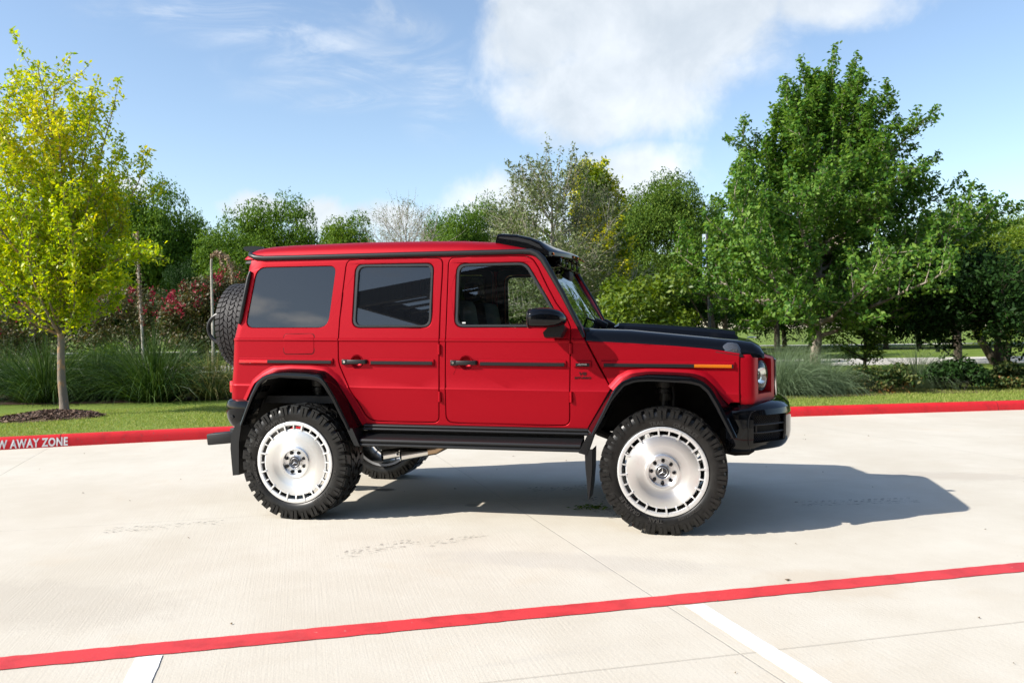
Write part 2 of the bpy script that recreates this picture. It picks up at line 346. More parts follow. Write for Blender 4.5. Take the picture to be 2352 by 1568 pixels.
for kx in (-5.27, -1.6, 2.1, 8.05, 11.8):
    i = min(range(len(KC)-1), key=lambda i: abs(KC[i].x-kx)); a_, b_ = KC[i], KC[i+1]; t_ = (b_-a_).normalized(); o_ = a_+t_*((kx-a_.x)/t_.x); n_ = Vector((-t_.y, t_.x))
    mb = MB(); mb.grid([[(o_.x+n_.x*(d-.002)+t_.x*s, o_.y+n_.y*(d-.002)+t_.y*s, zz+(.002 if zz > .13 else 0)) for d, zz in prof[1:7]] for s in (-.004, .004)]); mb.build('kerb_joint', mat('kerb_joint_dark', (.10, .015, .015), .9), kerb, smooth=False)
# lot sheet: everything on the near side of the kerb
def sheet(name, poly, zz, m, zf=None):
    T = tessellate_polygon([[Vector((p[0], p[1], 0)) for p in poly]])
    return tag(link(name, meshdata(name, [(p[0], p[1], zz) for p in poly], T, m, smooth=False)), kind='structure')
sheet('parking_lot', [tuple(p) for p in koff(.02)] + [(90, 28), (90, -70), (-60, -70)], 0.0, M_CONC)
gr = MB(); R0 = 1500
lawn = sheet('lawn', [tuple(p) for p in reversed(koff(.168))] + [(-60, -42), (-400, -42), (-R0, R0), (R0, R0), (400, 28), (60, 28)], kz-.02, M_LAWN)
sheet('ground', [(-R0, -R0), (R0, -R0), (R0, R0), (-R0, R0)], -.06, M_LAWN)
# fire-lane stripe and stall lines, each a 4 mm sheet on the concrete
def strip(name, a, b, wd, zz, m, jag=.004, seed=0):
    r = random.Random(seed); a, b = Vector(a), Vector(b); t = (b-a).normalized(); n = Vector((-t.y, t.x)); k = max(2, int((b-a).length/.05)); rows = [[], []]
    for i in range(k+1):
        p = a+(b-a)*i/k
        for j, s in enumerate((-1, 1)):
            q = p+n*s*(wd/2+r.uniform(-jag, jag)); rows[j].append((q.x, q.y, zz))
    mb = MB(); mb.grid(rows); return tag(mb.build(name, m, smooth=False), kind='structure')
strip('red_stripe', (-14, -11.36), (24, 8.24), .166, .004, M_REDPAINT, seed=3)
strip('white_stall_line', (.715, -3.875), (2.2, -6.75), .118, .004, M_WHITE, .002, 4)
strip('white_stall_line', (3.14, -2.64), (4.88, -5.72), .112, .004, M_WHITE, .002, 5)
strip('white_stall_line', (5.57, -1.37), (7.3, -4.4), .112, .004, M_WHITE, .002, 5)
strip('white_stall_line', (-1.75, -5.15), (-.2, -8.2), .112, .004, M_WHITE, .002, 5)
# dusty tread prints left on the concrete
M_PRINT = mat('tread_print_dust', (.30, .28, .25), .9, spec=.1)
_t = M_PRINT.node_tree; _b = _t.nodes['Principled BSDF']; _al = sstep(_t, noise(_t, N(_t, 'ShaderNodeTexCoord').outputs['Object'], 16, 5, .7), .44, .66); _t.links.new(mth(_t, 'MULTIPLY', _al, .62), _b.inputs['Alpha'])
def tread_print(a, b, wd, n, seed):
    r = random.Random(seed); a, b = Vector(a), Vector(b); t = (b-a).normalized(); v = Vector((-t.y, t.x)); mb = MB()
    for i in range(n):
        c = a+(b-a)*(i+.5)/n
        for row in (-1.5, -.5, .5, 1.5):
            if r.random() < .12: continue
            q = c+v*row*wd*.25+t*(.5 if int(row+2) % 2 else 0)*(b-a).length/n; w1, l1, sk = wd*.10*r.uniform(.7, 1.1), (b-a).length/n*.30, .035*(1 if row > 0 else -1)
            P4 = [q-t*l1-v*w1-t*sk*.5, q+t*l1-v*w1-t*sk*.5, q+t*l1*r.uniform(.5, 1)+v*w1+t*sk*.5, q-t*l1+v*w1+t*sk*.5]; mb.add([(p.x, p.y, .003) for p in P4], [(0, 1, 2, 3)])
    return tag(mb.build('tread_print', M_PRINT, smooth=False), kind='structure')
for i, (a, b, wd, n) in enumerate((((-1.25, -1.72), (-.53, -1.31), .20, 16), ((.82, -2.08), (1.18, -1.60), .20, 11), ((1.3, -1.68), (1.62, -1.34), .13, 8), ((1.55, .45), (2.35, .80), .24, 16), ((2.5, -.62), (2.2, .2), .24, 12), ((3.9, .2), (4.9, .55), .22, 18))): tread_print(a, b, wd, n, i)
# road and footpaths beyond the beds
def band(name, pts, wd, zz, m):
    P = [Vector((p[0], p[1])) for p in catmull([(a.x, a.y, 0) for a in pts], 6)]; rows = [[], []]
    for i, p in enumerate(P):
        t = (P[min(i+1, len(P)-1)]-P[max(i-1, 0)]).normalized()
        for j, s in enumerate((-1, 1)): rows[j].append((p.x-t.y*s*wd/2, p.y+t.x*s*wd/2, zz))
    mb = MB(); mb.grid(rows); return tag(mb.build(name, m, smooth=False), kind='structure')
band('road', [at(-2600, 34), at(-900, 33.5), at(0, 33.5), at(700, 33), at(1500, 33), at(2300, 33.5), at(3600, 36)], 6.2, .135, M_ROAD)
band('footpath', [at(-1500, 66), at(300, 66), at(1200, 66), at(2350, 64), at(3600, 62)], 2.4, .136, M_ROAD)
sheet('planting_bed', [tuple(at(px, d).to_2d()) for px, d in ((1500, 15.6), (1760, 16.1), (2100, 17.0), (2420, 17.2), (2900, 17.2), (2900, 22), (2300, 23), (1900, 22.5), (1500, 20))], kz-.012, M_SOIL)
sheet('planting_bed', [tuple(at(px, d).to_2d()) for px, d in ((-500, 16.8), (0, 16.9), (250, 17.0), (520, 17.6), (700, 17.8), (700, 21.5), (200, 21), (-500, 21))], kz-.012, M_SOIL)

r = np.random.default_rng(31); n = 80; bx, by = r.uniform(-5, 9, n), r.uniform(-5, 6, n); mbx = MB()
for x, y in zip(bx, by):
    s = abs(r.normal())*.006+.004; a = r.uniform(0, 6.28); mbx.add([(x+s*math.cos(a+k*2.1)*(1+.5*(k == 0)), y+s*math.sin(a+k*2.1), .004+.004*(k == 1)) for k in range(3)]+[(x, y, .010)], [(0, 1, 3), (1, 2, 3), (2, 0, 3), (0, 2, 1)])
tag(mbx.build('litter', vary(mat('leaf_crumbs', (.09, .06, .03), .9), 3, (.06, .045, .03), (.20, .14, .07)), smooth=False), 'tiny leaf crumbs and grit scattered over the concrete', 'litter', kind='stuff')
# ================================================================== the red off-roader
M_RED = mat('satin_red_paint', (.335, .0005, .0085), .44, metal=.42, spec=.24)
_t = M_RED.node_tree; _f = noise(_t, N(_t, 'ShaderNodeTexCoord').outputs['Object'], 900, 2, .5); _bp = N(_t, 'ShaderNodeBump', inp={'Strength': .12, 'Distance': .0006}); _t.links.new(_f, _bp.inputs['Height']); _t.links.new(_bp.outputs[0], _t.nodes['Principled BSDF'].inputs['Normal'])
M_BLK = mat('gloss_black_paint', (.0025, .003, .0042), .05, spec=.34, coat=.0)
M_HOOD = mat('satin_black_paint', (.0028, .0034, .005), .085, spec=.22)
M_TRIM = mat('black_trim', (.009, .0095, .0105), .40, spec=.36)
M_DARK = vary(mat('underbody_black', (.008, .008, .008), .8, spec=.2), 6, (.005, .005, .005), (.016, .015, .014))
M_SEAL = mat('rubber_seal', (.02, .021, .023), .38, spec=.5)
M_CHROME = mat('polished_steel', (.75, .74, .72), .12, metal=1.0)
M_HEATED = mat('heat_tinted_steel', (.42, .30, .20), .25, metal=1.0)
M_SILVER = mat('silver_badge', (.7, .7, .7), .25, metal=1.0)
M_AMBER = mat('amber_lens', (.50, .13, .005), .2, spec=.6, coat=.4)
M_REDLENS = mat('red_lens', (.62, .006, .012), .12, spec=.6, coat=.5)
M_INT = vary(mat('cabin_black', (.02, .02, .02), .6, spec=.3), 8, (.014, .014, .015), (.03, .03, .031))
M_TEXT = mat('dark_badge', (.03, .006, .007), .25, spec=.5)
M_IND = mat('smoked_lens', (.045, .05, .06), .10, spec=.6, coat=.3)
def glassmat(name, tint, refl=1.9, body=(0, 0, 0), bodyf=0.0):
    m = bpy.data.materials.new(name); m.use_nodes = True; t = m.node_tree; t.nodes.clear(); out = N(t, 'ShaderNodeOutputMaterial')
    tr = N(t, 'ShaderNodeBsdfTransparent', inp={0: (*tint, 1)}); gl = N(t, 'ShaderNodeBsdfGlossy', inp={'Roughness': 0.0}); fr = N(t, 'ShaderNodeFresnel', inp={'IOR': refl}); mx = N(t, 'ShaderNodeMixShader')
    base = tr.outputs[0]
    if bodyf:
        df = N(t, 'ShaderNodeBsdfDiffuse', inp={0: (*body, 1)}); mm = N(t, 'ShaderNodeMixShader', inp={0: bodyf}); t.links.new(base, mm.inputs[1]); t.links.new(df.outputs[0], mm.inputs[2]); base = mm.outputs[0]
    t.links.new(fr.outputs[0], mx.inputs[0]); t.links.new(base, mx.inputs[1]); t.links.new(gl.outputs[0], mx.inputs[2]); t.links.new(mx.outputs[0], out.inputs[0]); return m
M_GLASS = glassmat('tinted_glass', (.86, .92, .90), 2.0)
M_PRIV = glassmat('privacy_glass', (.07, .08, .09), 1.82, (.010, .012, .016), .5)
M_WIND = glassmat('windshield_glass', (.70, .80, .76), 1.6)
M_LENS = glassmat('clear_lens', (.92, .94, .95), 1.6)
def rubber(name, c):
    m = vary(mat(name, c, .36, spec=.34), 24, tuple(x*.75 for x in c), tuple(x*1.5 for x in c), .35, .7); return m
M_TYRE = rubber('tyre_rubber', (.0085, .0082, .0078))
M_TYRETXT = mat('raised_tyre_lettering', (.030, .029, .028), .28, spec=.5)
def brushed(name, c, rough, an):
    m = mat(name, c, rough, metal=1.0); t = m.node_tree; b = t.nodes['Principled BSDF']; b.inputs['Anisotropic'].default_value = an; b.inputs['Anisotropic Rotation'].default_value = .25
    tg = N(t, 'ShaderNodeTangent', direction_type='RADIAL', axis='Y'); t.links.new(tg.outputs[0], b.inputs['Tangent']); return m
M_ALU = brushed('machined_aluminium', (.84, .845, .85), .36, .88)
M_ALU2 = mat('silver_wheel_paint', (.80, .805, .81), .38, metal=.8)
M_BRAKE = mat('brake_iron', (.05, .048, .045), .5, metal=.6)
CAR = empty('suv', (0, 0, 0), 0, 'lifted red off-road suv with black hood and silver disc wheels, parked on the concrete lot', 'suv')
RK = .0125
def Yb(x, z):
    """near body side: half-width at (x, z), with the ridge, the belt crease and the lower crease"""
    q = z + RK*(x-.75)
    return -float(np.interp(q, [.68, .74, 1.022, 1.034, 1.046, 1.388, 1.402, 1.413, 1.424, 1.432, 2.06, 2.11, 2.3], [.858, .864, .884, .8865, .8815, .8795, .8800, .8872, .8862, .8755, .806, .795, .77]))
XE_Z, XE_X = [.6, .925, 1.066, 1.178, 1.43, 1.594, 1.789, 1.994, 2.13, 2.3], [-.705, -.705, -.696, -.684, -.672, -.640, -.600, -.568, -.548, -.52]
def Ybody(x, z):
    y = Yb(x, z); d = x - float(np.interp(z, XE_Z, XE_X)); r = .07
    if d < r: d = max(d, 0.0); y += r - math.sqrt(max(r*r-(r-d)**2, 0))
    return y
def panel(name, outer, holes=(), m=None, parent=None, Y=Ybody, off=0.0, gap=.0025, depth=.03, cham=.004, zc=(), xc=(), far=False, build=True, chdepth=.003, fine=True, holegap=None):
    bm = bmesh.new(); loops = [outer] + list(holes); pts = [p for l in loops for p in l]
    T = tessellate_polygon([[Vector((p[0], p[1], 0)) for p in l] for l in loops])
    vs = [bm.verts.new((p[0], 0, p[1])) for p in pts]
    # outward direction in the panel's plane at every loop vertex
    for t in T:
        try: bm.faces.new([vs[i] for i in t])
        except ValueError: pass
    zs = [1.022, 1.034, 1.046, 1.388, 1.402, 1.413, 1.424, 1.432, .80, .90, 1.15, 1.25, 1.6, 1.8, 1.95, 2.06] if fine else []
    for q in list(zs)+list(zc): bmesh.ops.bisect_plane(bm, geom=bm.verts[:]+bm.edges[:]+bm.faces[:], dist=1e-5, plane_co=(.75, 0, q), plane_no=(RK, 0, 1))
    for x in xc: bmesh.ops.bisect_plane(bm, geom=bm.verts[:]+bm.edges[:]+bm.faces[:], dist=1e-5, plane_co=(x, 0, 0), plane_no=(1, 0, 0))
    bm.normal_update()
    be = [e for e in bm.edges if len(e.link_faces) == 1]; nrm = {}
    for e in be:
        f = e.link_faces[0]; c = f.calc_center_median(); a, b = e.verts; d = (b.co-a.co).normalized(); n = Vector((d.z, 0, -d.x))
        if n.dot((a.co+b.co)/2-c) < 0: n = -n
        for v in (a, b): nrm.setdefault(v, []).append(n)
    nv = {v: (lambda s: s/max(.45, s.length/len(l) if s.length else 1)/len(l) if s.length else s)(sum(l, Vector())) for v, l in nrm.items()}
    org = {v: v.co.copy() for v in bm.verts}
    ring = {}
    def yv(p): return Y(p.x, p.z)+off
    for v in list(bm.verts):
        p = org[v]
        if v in nv:
            q1 = p - nv[v]*gap; q0 = p - nv[v]*(gap+cham); v.co = (q0.x, yv(q0), q0.z)
            ring[v] = (bm.verts.new((q1.x, yv(q1)+chdepth, q1.z)), bm.verts.new((q1.x, yv(q1)+depth, q1.z)))
        else: v.co = (p.x, yv(p), p.z)
    for e in be:
        a, b = e.verts; (a1, a2), (b1, b2) = ring[a], ring[b]
        bm.faces.new((a, b, b1, a1)); bm.faces.new((a1, b1, b2, a2))
    bmesh.ops.recalc_face_normals(bm, faces=bm.faces[:])
    # face outwards: the big faces must look to -y
    s = sum(f.normal.y*f.calc_area() for f in bm.faces)
    if s > 0: bmesh.ops.reverse_faces(bm, faces=bm.faces[:])
    if far:
        for v in bm.verts: v.co.y = -v.co.y
        bmesh.ops.reverse_faces(bm, faces=bm.faces[:])
    me = bpy.data.meshes.new(name); bm.to_mesh(me); bm.free(); me.materials.append(m)
    me.polygons.foreach_set('use_smooth', [True]*len(me.polygons)); me.set_sharp_from_angle(angle=math.radians(24)); me.update()
    return link(name, me, parent)
RDOOR = rpoly([(.345, 2.076, .06), (.318, 1.812), (.299, 1.58), (.293, 1.418), (.292, 1.236, .05), (.392, 1.014), (.468, .898), (.545, .765, .09), (1.140, .760, .05), (1.150, 1.018), (1.154, 1.405), (1.159, 1.711), (1.168, 1.917), (1.171, 2.068, .06)])
FDOOR = rpoly([(1.214, 2.070, .07), (1.2085, 1.71), (1.203, 1.405), (1.197, 1.028), (1.196, .760, .07), (2.186, .750, .06), (2.197, 1.281), (2.199, 1.505), (2.165, 1.585), (2.086, 1.690), (2.012, 1.827), (1.945, 1.965), (1.885, 2.060, .09)])
RWIN = rpoly([(.412, 1.520, .07), (.428, 2.034, .07), (1.092, 2.022, .06), (1.081, 1.514, .07)])
RGLS = rpoly([(.441, 1.538, .055), (.456, 2.011, .055), (1.068, 2.000, .045), (1.060, 1.533, .055)])
FWIN = rpoly([(1.277, 1.512, .07), (1.285, 2.014, .075), (1.845, 2.010, .07), (1.905, 1.915), (2.068, 1.640), (2.068, 1.505, .02)])
FGLS = rpoly([(1.303, 1.533, .055), (1.310, 1.992, .06), (1.830, 1.989, .055), (1.882, 1.905), (2.045, 1.634), (2.045, 1.527, .015)])
QWIN = rpoly([(-.546, 1.530, .075), (-.462, 2.033, .085), (.253, 2.027, .06), (.197, 1.522, .09)])
ARCHR = [(-.545, .921), (-.457, 1.078), (-.364, 1.147), (-.273, 1.189), (-.123, 1.202), (.075, 1.197), (.193, 1.179), (.289, 1.107), (.402, .928), (.506, .741)]
ARCHF = [(2.315, .724), (2.504, 1.038), (2.572, 1.113), (2.655, 1.159), (2.778, 1.175), (2.94, 1.172), (3.1, 1.163), (3.188, 1.138), (3.243, 1.09), (3.328, .977), (3.367, .937)]
SIDE = [(-.706, .921), (-.696, 1.066), (-.684, 1.178), (-.672, 1.43), (-.640, 1.594), (-.600, 1.789), (-.568, 1.994), (-.549, 2.118), (-.40, 2.108), (1.76, 2.092), (1.905, 2.082), (1.968, 2.046), (2.026, 1.944), (2.130, 1.764), (2.21, 1.607), (2.262, 1.508), (2.300, 1.416), (2.309, 1.398), (2.404, 1.213), (2.501, 1.038)] + list(reversed(ARCHF[:2]))[1:] + [(.506, .741)] + list(reversed(ARCHR))[1:]
HND = [(.456, 1.246), (1.372, 1.236)]
def circ(c, r, n=20): return [(c[0]+r*math.cos(2*PI*k/n), c[1]+r*math.sin(2*PI*k/n)) for k in range(n)]
zrow = lambda x, q: q - RK*(x-.75)
XR = [-.70+.014*i for i in range(14)]
def strip_box(mb, x0, x1, q0, q1, out, inn=-.004, bev=.004, endcut=0.0):
    """a rubbing strip that follows the body side between heights q0..q1 (level with the car)"""
    n = 6; rows = []
    sec = [(q0, inn), (q0, -(out-bev)), (q0+bev, -out), (q1-bev, -out), (q1, -(out-bev)), (q1, inn)]
    for i in range(n+1):
        x = x0+(x1-x0)*i/n; rows.append([(x + (endcut*(q-q0)/(q1-q0) if i == 0 else 0), Yb(x, zrow(x, 1.235))+o, zrow(x, q)) for q, o in sec])
    for end, k in ((0, 1), (n, -1)):
        pass
    b = len(mb.V); mb.grid(rows); m = len(sec); mb.F += [tuple(b+i for i in range(m-1, -1, -1)), tuple(b+n*m+i for i in range(m))]; mb.fm += [mb.mi]*2
def flare_loft(mb, lip, out, inn, n=40):
    A, B, Cc = resample(lip, n), resample(out, n), resample(inn, n); rows = []
    for w, (P, Q, t, y) in enumerate(((A, B, 0.0, None), (A, B, .30, -.915), (A, B, .62, -.965), (A, B, .90, -1.018), (B, Cc, 0.0, -1.034), (B, Cc, .45, -1.040), (B, Cc, .9, -1.036), (B, Cc, 1.0, -1.028), (B, Cc, 1.0, -.84))):
        r = []
        for i in range(n):
            x, z = P[i]*(1-t)+Q[i]*t; r.append((x, (Yb(x, z)+.004 if y is None else y), z))
        rows.append(r)
    mb.grid(rows)
FR_OUT = [(-.512, .735), (-.413, .97), (-.351, 1.088), (-.291, 1.142), (-.192, 1.161), (.1, 1.151), (.196, 1.146), (.253, 1.098), (.336, .966), (.465, .713)]
FR_IN = [(-.49, .735), (-.383, .97), (-.321, 1.07), (-.261, 1.11), (-.163, 1.124), (.1, 1.111), (.176, 1.098), (.224, 1.063), (.298, .957), (.427, .713)]
FR_LIP = [(-.60, .80)] + ARCHR
FF_OUT = [(2.363, .70), (2.538, 1.04), (2.595, 1.097), (2.668, 1.13), (2.789, 1.142), (3.104, 1.126), (3.189, 1.099), (3.242, 1.043), (3.295, .949), (3.371, .784), (3.408, .70)]
FF_IN = [(2.389, .70), (2.529, .959), (2.619, 1.065), (2.7, 1.094), (2.812, 1.099), (3.064, 1.086), (3.15, 1.067), (3.204, 1.019), (3.257, .925), (3.37, .70)]
FF_LIP = ARCHF + [(3.44, .80)]
def lip_roll(mb, lip, n=40):
    """the red rolled edge of the body above the arch"""
    A = resample(lip, n); T = np.gradient(A, axis=0); T /= np.linalg.norm(T, axis=1)[:, None]; Nn = np.stack([-T[:, 1], T[:, 0]], 1); c = A.mean(0)
    rows = []
    for d, y in ((.030, .001), (.022, -.006), (.010, -.016), (-.002, -.024), (-.012, -.026), (-.016, -.01)):
        r = []
        for i in range(n):
            s = 1 if Nn[i] @ (A[i]-c) > 0 else -1; x, z = A[i]+Nn[i]*s*d; r.append((x, Yb(x, z)+y, z))
        rows.append(r)
    mb.grid(rows)
for far in (False, True):
    sg = -1 if far else 1
    def done(mb, name, m, parent, **k):
        if far: mb.mirror_y()
        return mb.build(name, m, parent, fix=True, **k)
    side = panel('body_side', SIDE, [RDOOR, FDOOR, QWIN], M_RED, CAR, zc=[], xc=XR+[0, .5, 1.0, 1.6, 2.0], gap=.001, depth=.045, cham=.0035, far=far)
    mb = MB(); lip_roll(mb, ARCHR); done(mb, 'wheel_lip', M_RED, side)
    fender = panel('fender', [(2.315, 1.398)] + [(2.657, 1.378), (2.982, 1.355), (3.221, 1.333), (3.32, 1.318), (3.440, 1.297), (3.437, .937)] + list(reversed(ARCHF[1:])), [], M_RED, CAR, xc=[2.6, 2.8, 3, 3.2], gap=.002, cham=.006, chdepth=.006, depth=.05, far=far)
    mb = MB(); lip_roll(mb, ARCHF[1:]); done(mb, 'wheel_lip', M_RED, fender)
    qg = panel('quarter_window', QWIN, [], M_PRIV, CAR, off=.010, gap=.002, fine=False, zc=[1.7, 1.9], depth=.006, cham=.001, far=far)
    # black ceramic border of the quarter glass, behind the pane
    for nm, outl, win, gls, hc, gm in (('rear_door', RDOOR, RWIN, RGLS, HND[0], M_PRIV), ('front_door', FDOOR, FWIN, FGLS, HND[1], M_GLASS)):
        door = panel(nm, outl, [win, circ(hc, .047)], M_RED, CAR, gap=.0042, cham=.0055, chdepth=.004, xc=[.5, .8, 1.0, 1.4, 1.7, 2.0], far=far)
        panel('window_frame', win, [gls], M_SEAL, door, off=-.001, gap=.0005, cham=.005, chdepth=.005, depth=.03, fine=False, zc=[1.6, 1.8, 1.95], far=far)
        panel('window', gls, [], gm, door, off=.014, gap=-.002, cham=.0005, chdepth=0.0005, depth=.004, fine=False, zc=[1.6, 1.75, 1.9], far=far)
        panel('inner_trim', outl, [win], M_INT, door, off=.055, gap=.004, cham=.002, depth=.02, fine=False, zc=[1.6, 1.8, 1.95], far=far)
        # handle: dished cup, grip bar and lock
        mb = MB(); x, z = hc; y0 = Yb(x, z)
        mb.lathe([(.0505, -.001), (.047, .0), (.040, .014), (.026, .025), (.012, .030), (.0, .031)], 24, (x, y0, z)); done(mb, 'handle_cup', M_RED, door)
        mb = MB(); hx = x-.126
        mb.box(hx, hx+.058, y0-.022, y0+.002, z-.024, z+.019, .006); mb.box(hx+.05, x+.085, y0-.034, y0-.014, z-.019, z+.016, .007); mb.box(x+.06, x+.09, y0-.022, y0+.002, z-.019, z+.017, .006)
        h = done(mb, 'door_handle', M_TRIM, door)
        mb = MB(); mb.lathe([(.0, -.026), (.009, -.026), (.0105, -.0215)], 16, (hx+.024, y0, z-.001)); done(mb, 'lock_cylinder', M_CHROME, h)
        x0, x1 = ((.574, 1.097) if nm == 'rear_door' else (1.482, 2.150))
        mb = MB(); strip_box(mb, x0-.006, x1+.010, 1.212, 1.269, .013, bev=.008); done(mb, 'moulding_base', M_RED, door)
        mb = MB(); strip_box(mb, x0+.006, x1, 1.221, 1.249, .021, bev=.004); done(mb, 'side_moulding', M_TRIM, door)
        for hz in ((1.340, .968) if nm == 'rear_door' else (1.340, .972)):
            hxx = (1.1525 if nm == 'rear_door' else 2.199)
            mb = MB(); mb.tube([(hxx, Yb(hxx, hz)-.004, hz+s*.042) for s in (-1, -.93, .93, 1)], [.007, .0135, .0135, .007], 12); done(mb, 'hinge', M_RED, door)
    mb = MB(); strip_box(mb, -.598, .247, 1.212, 1.269, .013, bev=.008); done(mb, 'moulding_base', M_RED, side)
    mb = MB(); strip_box(mb, -.330, .237, 1.221, 1.249, .021, bev=.004); done(mb, 'side_moulding', M_TRIM, side)
    mb = MB(); strip_box(mb, -.590, -.331, 1.222, 1.248, .021, bev=.004); done(mb, 'side_reflector', M_REDLENS, side)
    mb = MB(); strip_box(mb, 2.226, 2.352, 1.214, 1.268, .013, bev=.008); done(mb, 'badge_base', M_RED, side)
    mb = MB(); strip_box(mb, 2.237, 2.343, 1.222, 1.248, .020, bev=.004, endcut=0); done(mb, 'side_badge', M_TRIM, side)
    mb = MB(); strip_box(mb, 2.432, 3.400, 1.212, 1.270, .013, bev=.008); done(mb, 'moulding_base', M_RED, fender)
    mb = MB(); strip_box(mb, 2.450, 3.113, 1.221, 1.249, .021, bev=.004); strip_box(mb, 3.382, 3.392, 1.221, 1.249, .021, bev=.002); done(mb, 'side_moulding', M_TRIM, fender)
    mb = MB(); strip_box(mb, 3.114, 3.381, 1.223, 1.2475, .020, bev=.004); done(mb, 'side_marker', M_AMBER, fender)
    # fuel flap on the driver-away side of the photo
    if not far:
        fl = rpoly([(-.193, 1.306, .035), (-.193, 1.478, .035), (.086, 1.478, .035), (.084, 1.306, .035)])
        n = len(fl); r0 = [(x, Yb(x, z)-.0006, z) for x, z in fl]; c = Vector((-.054, 1.392)); r1 = [(c.x+(x-c.x)*.972, Yb(x, z)-.0006, c.y+(z-c.y)*.958) for x, z in fl]
        mb = MB(); mb.grid([r0, r1], loop=True); mb.build('fuel_flap_gap', M_DARK, side)
        pan = rpoly([(-.1895, 1.3095, .033), (-.1895, 1.4745, .033), (.0825, 1.4745, .033), (.0805, 1.3095, .033)])
        panel('fuel_flap', pan, [], M_RED, side, off=-.0022, gap=.0005, depth=.0022, cham=.003, chdepth=.0018, xc=[-.05])
    mb = MB(); mb.tube([(-.517, Yb(-.5, 1.99)-.006, 2.003), (-.528, Yb(-.5, 1.93)-.009, 1.95), (-.590, Yb(-.5, 1.6)-.009, 1.60), (-.601, Yb(-.5, 1.57)-.006, 1.562)], [.010, .0165, .0165, .010], 10); done(mb, 'vent_slat', M_TRIM, side)
    # gutter tube and the black A-pillar strip
    gp = [(-.575, .13, 2.170), (-.566, .06, 2.158), (-.535, .012, 2.138), (-.48, -.004, 2.120), (-.40, -.006, 2.110)] + [(x, -.006, 2.1085-.0068*(x+.4)) for x in (0, .5, 1.0, 1.5, 1.8)] + [(1.878, -.006, 2.092), (1.93, -.006, 2.071), (1.975, -.006, 2.030), (2.03, -.006, 1.938), (2.134, -.006, 1.757), (2.214, -.006, 1.60), (2.266, -.006, 1.500), (2.300, -.006, 1.425)]
    mb = MB(); mb.tube([(x, Yb(x, zz)+dy, zz) for x, dy, zz in gp], [.014, .019]+[.0215]*8+[.024, .026, .026, .023, .021, .019, .017, .012], 12); done(mb, 'rain_gutter', M_TRIM, CAR)
    # red front face of the A-pillar up to the glass edge
    rows = []
    for x, zz in ((1.955, 2.062), (2.022, 1.944), (2.126, 1.764), (2.206, 1.607), (2.258, 1.508), (2.296, 1.416)):
        xg = 1.958+.572*(2.045-zz); rows.append([(x, Yb(x, zz)+.012, zz), (x+.012, Yb(x, zz)+.045, zz), (xg+.006, -.768, zz), (xg-.004, -.755, zz)])
    mb = MB(); mb.grid(rows); done(mb, 'pillar', M_RED, CAR)
    for nm, li, ou, inn in (('rear', FR_LIP, FR_OUT, FR_IN), ('front', FF_LIP, FF_OUT, FF_IN)):
        mb = MB(); flare_loft(mb, li, ou, inn); fo = done(mb, 'fender_flare', M_BLK, CAR, angle=50)
        # inner liner of the wheel well
        I = resample(inn, 24); mb = MB(); mb.grid([[(x, y, z) for x, z in I] for y in (-1.0, -.84, -.42)])
        b = len(mb.V); mb.prism([tuple(p) for p in I]+[(I[-1][0], .70), (I[0][0], .70)], lambda x, z: (x, -.42, z), lambda x, z: (x, -.40, z)); done(mb, 'wheel_well', M_DARK, CAR)
    # lower ends of the flares: ribbed carbon caps by the step
    mb = MB()
    for (a, b, wd) in (((.445, .715), (.525, .585), .045),): mb.prism([(a[0]-.02, a[1]+.01), (a[0]+.03, a[1]+.01), (b[0]+.012, b[1]), (b[0]-.035, b[1]+.005)], lambda x, z: (x, -1.036, z), lambda x, z: (x, -.88, z))
    done(mb, 'step_end_cap', M_TRIM, CAR, smooth=False)
    mb = MB(); mb.prism([(2.345, .71), (2.385, .71), (2.33, .555), (2.275, .57)], lambda x, z: (x, -1.036, z), lambda x, z: (x, -.88, z))
    for k in range(12):
        t = (k+.5)/12; xa, za = 2.345+(2.275-2.345)*t, .71+(.57-.71)*t; mb.box(xa-.002, xa+.046-.0*t, -1.040, -1.03, za-.003, za+.003)
    done(mb, 'step_end_cap', M_TRIM, CAR, smooth=False)
    # sill moulding and running board: ribbed long sections
    def sect(name, prof, x0, x1, m):
        rows = [[(x, y, z-RK*.55*(x-1.4)) for y, z in prof] for x in (x0, x1)]; mb = MB(); mb.grid(rows); n = len(prof); mb.F += [tuple(range(n)), tuple(range(2*n-1, n-1, -1))]; mb.fm += [0, 0]; return done(mb, name, m, CAR, angle=25)
    sect('sill_moulding', [(-.84, .742), (-.878, .741), (-.893, .735), (-.897, .727), (-.895, .719), (-.885, .716), (-.885, .713), (-.902, .709), (-.906, .701), (-.903, .692), (-.890, .687), (-.84, .684)], .515, 2.325, M_TRIM)
    sect('running_board', [(-.85, .668), (-.885, .664), (-.955, .648), (-.990, .640), (-1.008, .634), (-1.016, .622), (-1.014, .612), (-1.003, .606), (-1.003, .603), (-1.017, .598), (-1.020, .588), (-1.013, .579), (-.99, .574), (-.85, .576)], .53, 2.285, M_TRIM)
    for x in (.8, 1.4, 2.0):
        mb = MB(); mb.box(x-.03, x+.03, -.84, -.5, .60, .70); done(mb, 'step_bracket', M_DARK, CAR, smooth=False)
    mb = MB(); mb.box(.53, 2.29, -.862, -.84, .575, .742); done(mb, 'sill_backing', M_DARK, CAR, smooth=False)
    # mud flaps
    mb = MB(); mb.prism([(-.50, .775), (-.56, .735), (-.600, .655), (-.608, .545), (-.590, .322), (-.535, .328), (-.53, .60)], lambda x, z: (x, -1.02, z), lambda x, z: (x, -.78, z)); done(mb, 'mud_flap', M_TRIM, CAR, smooth=False)
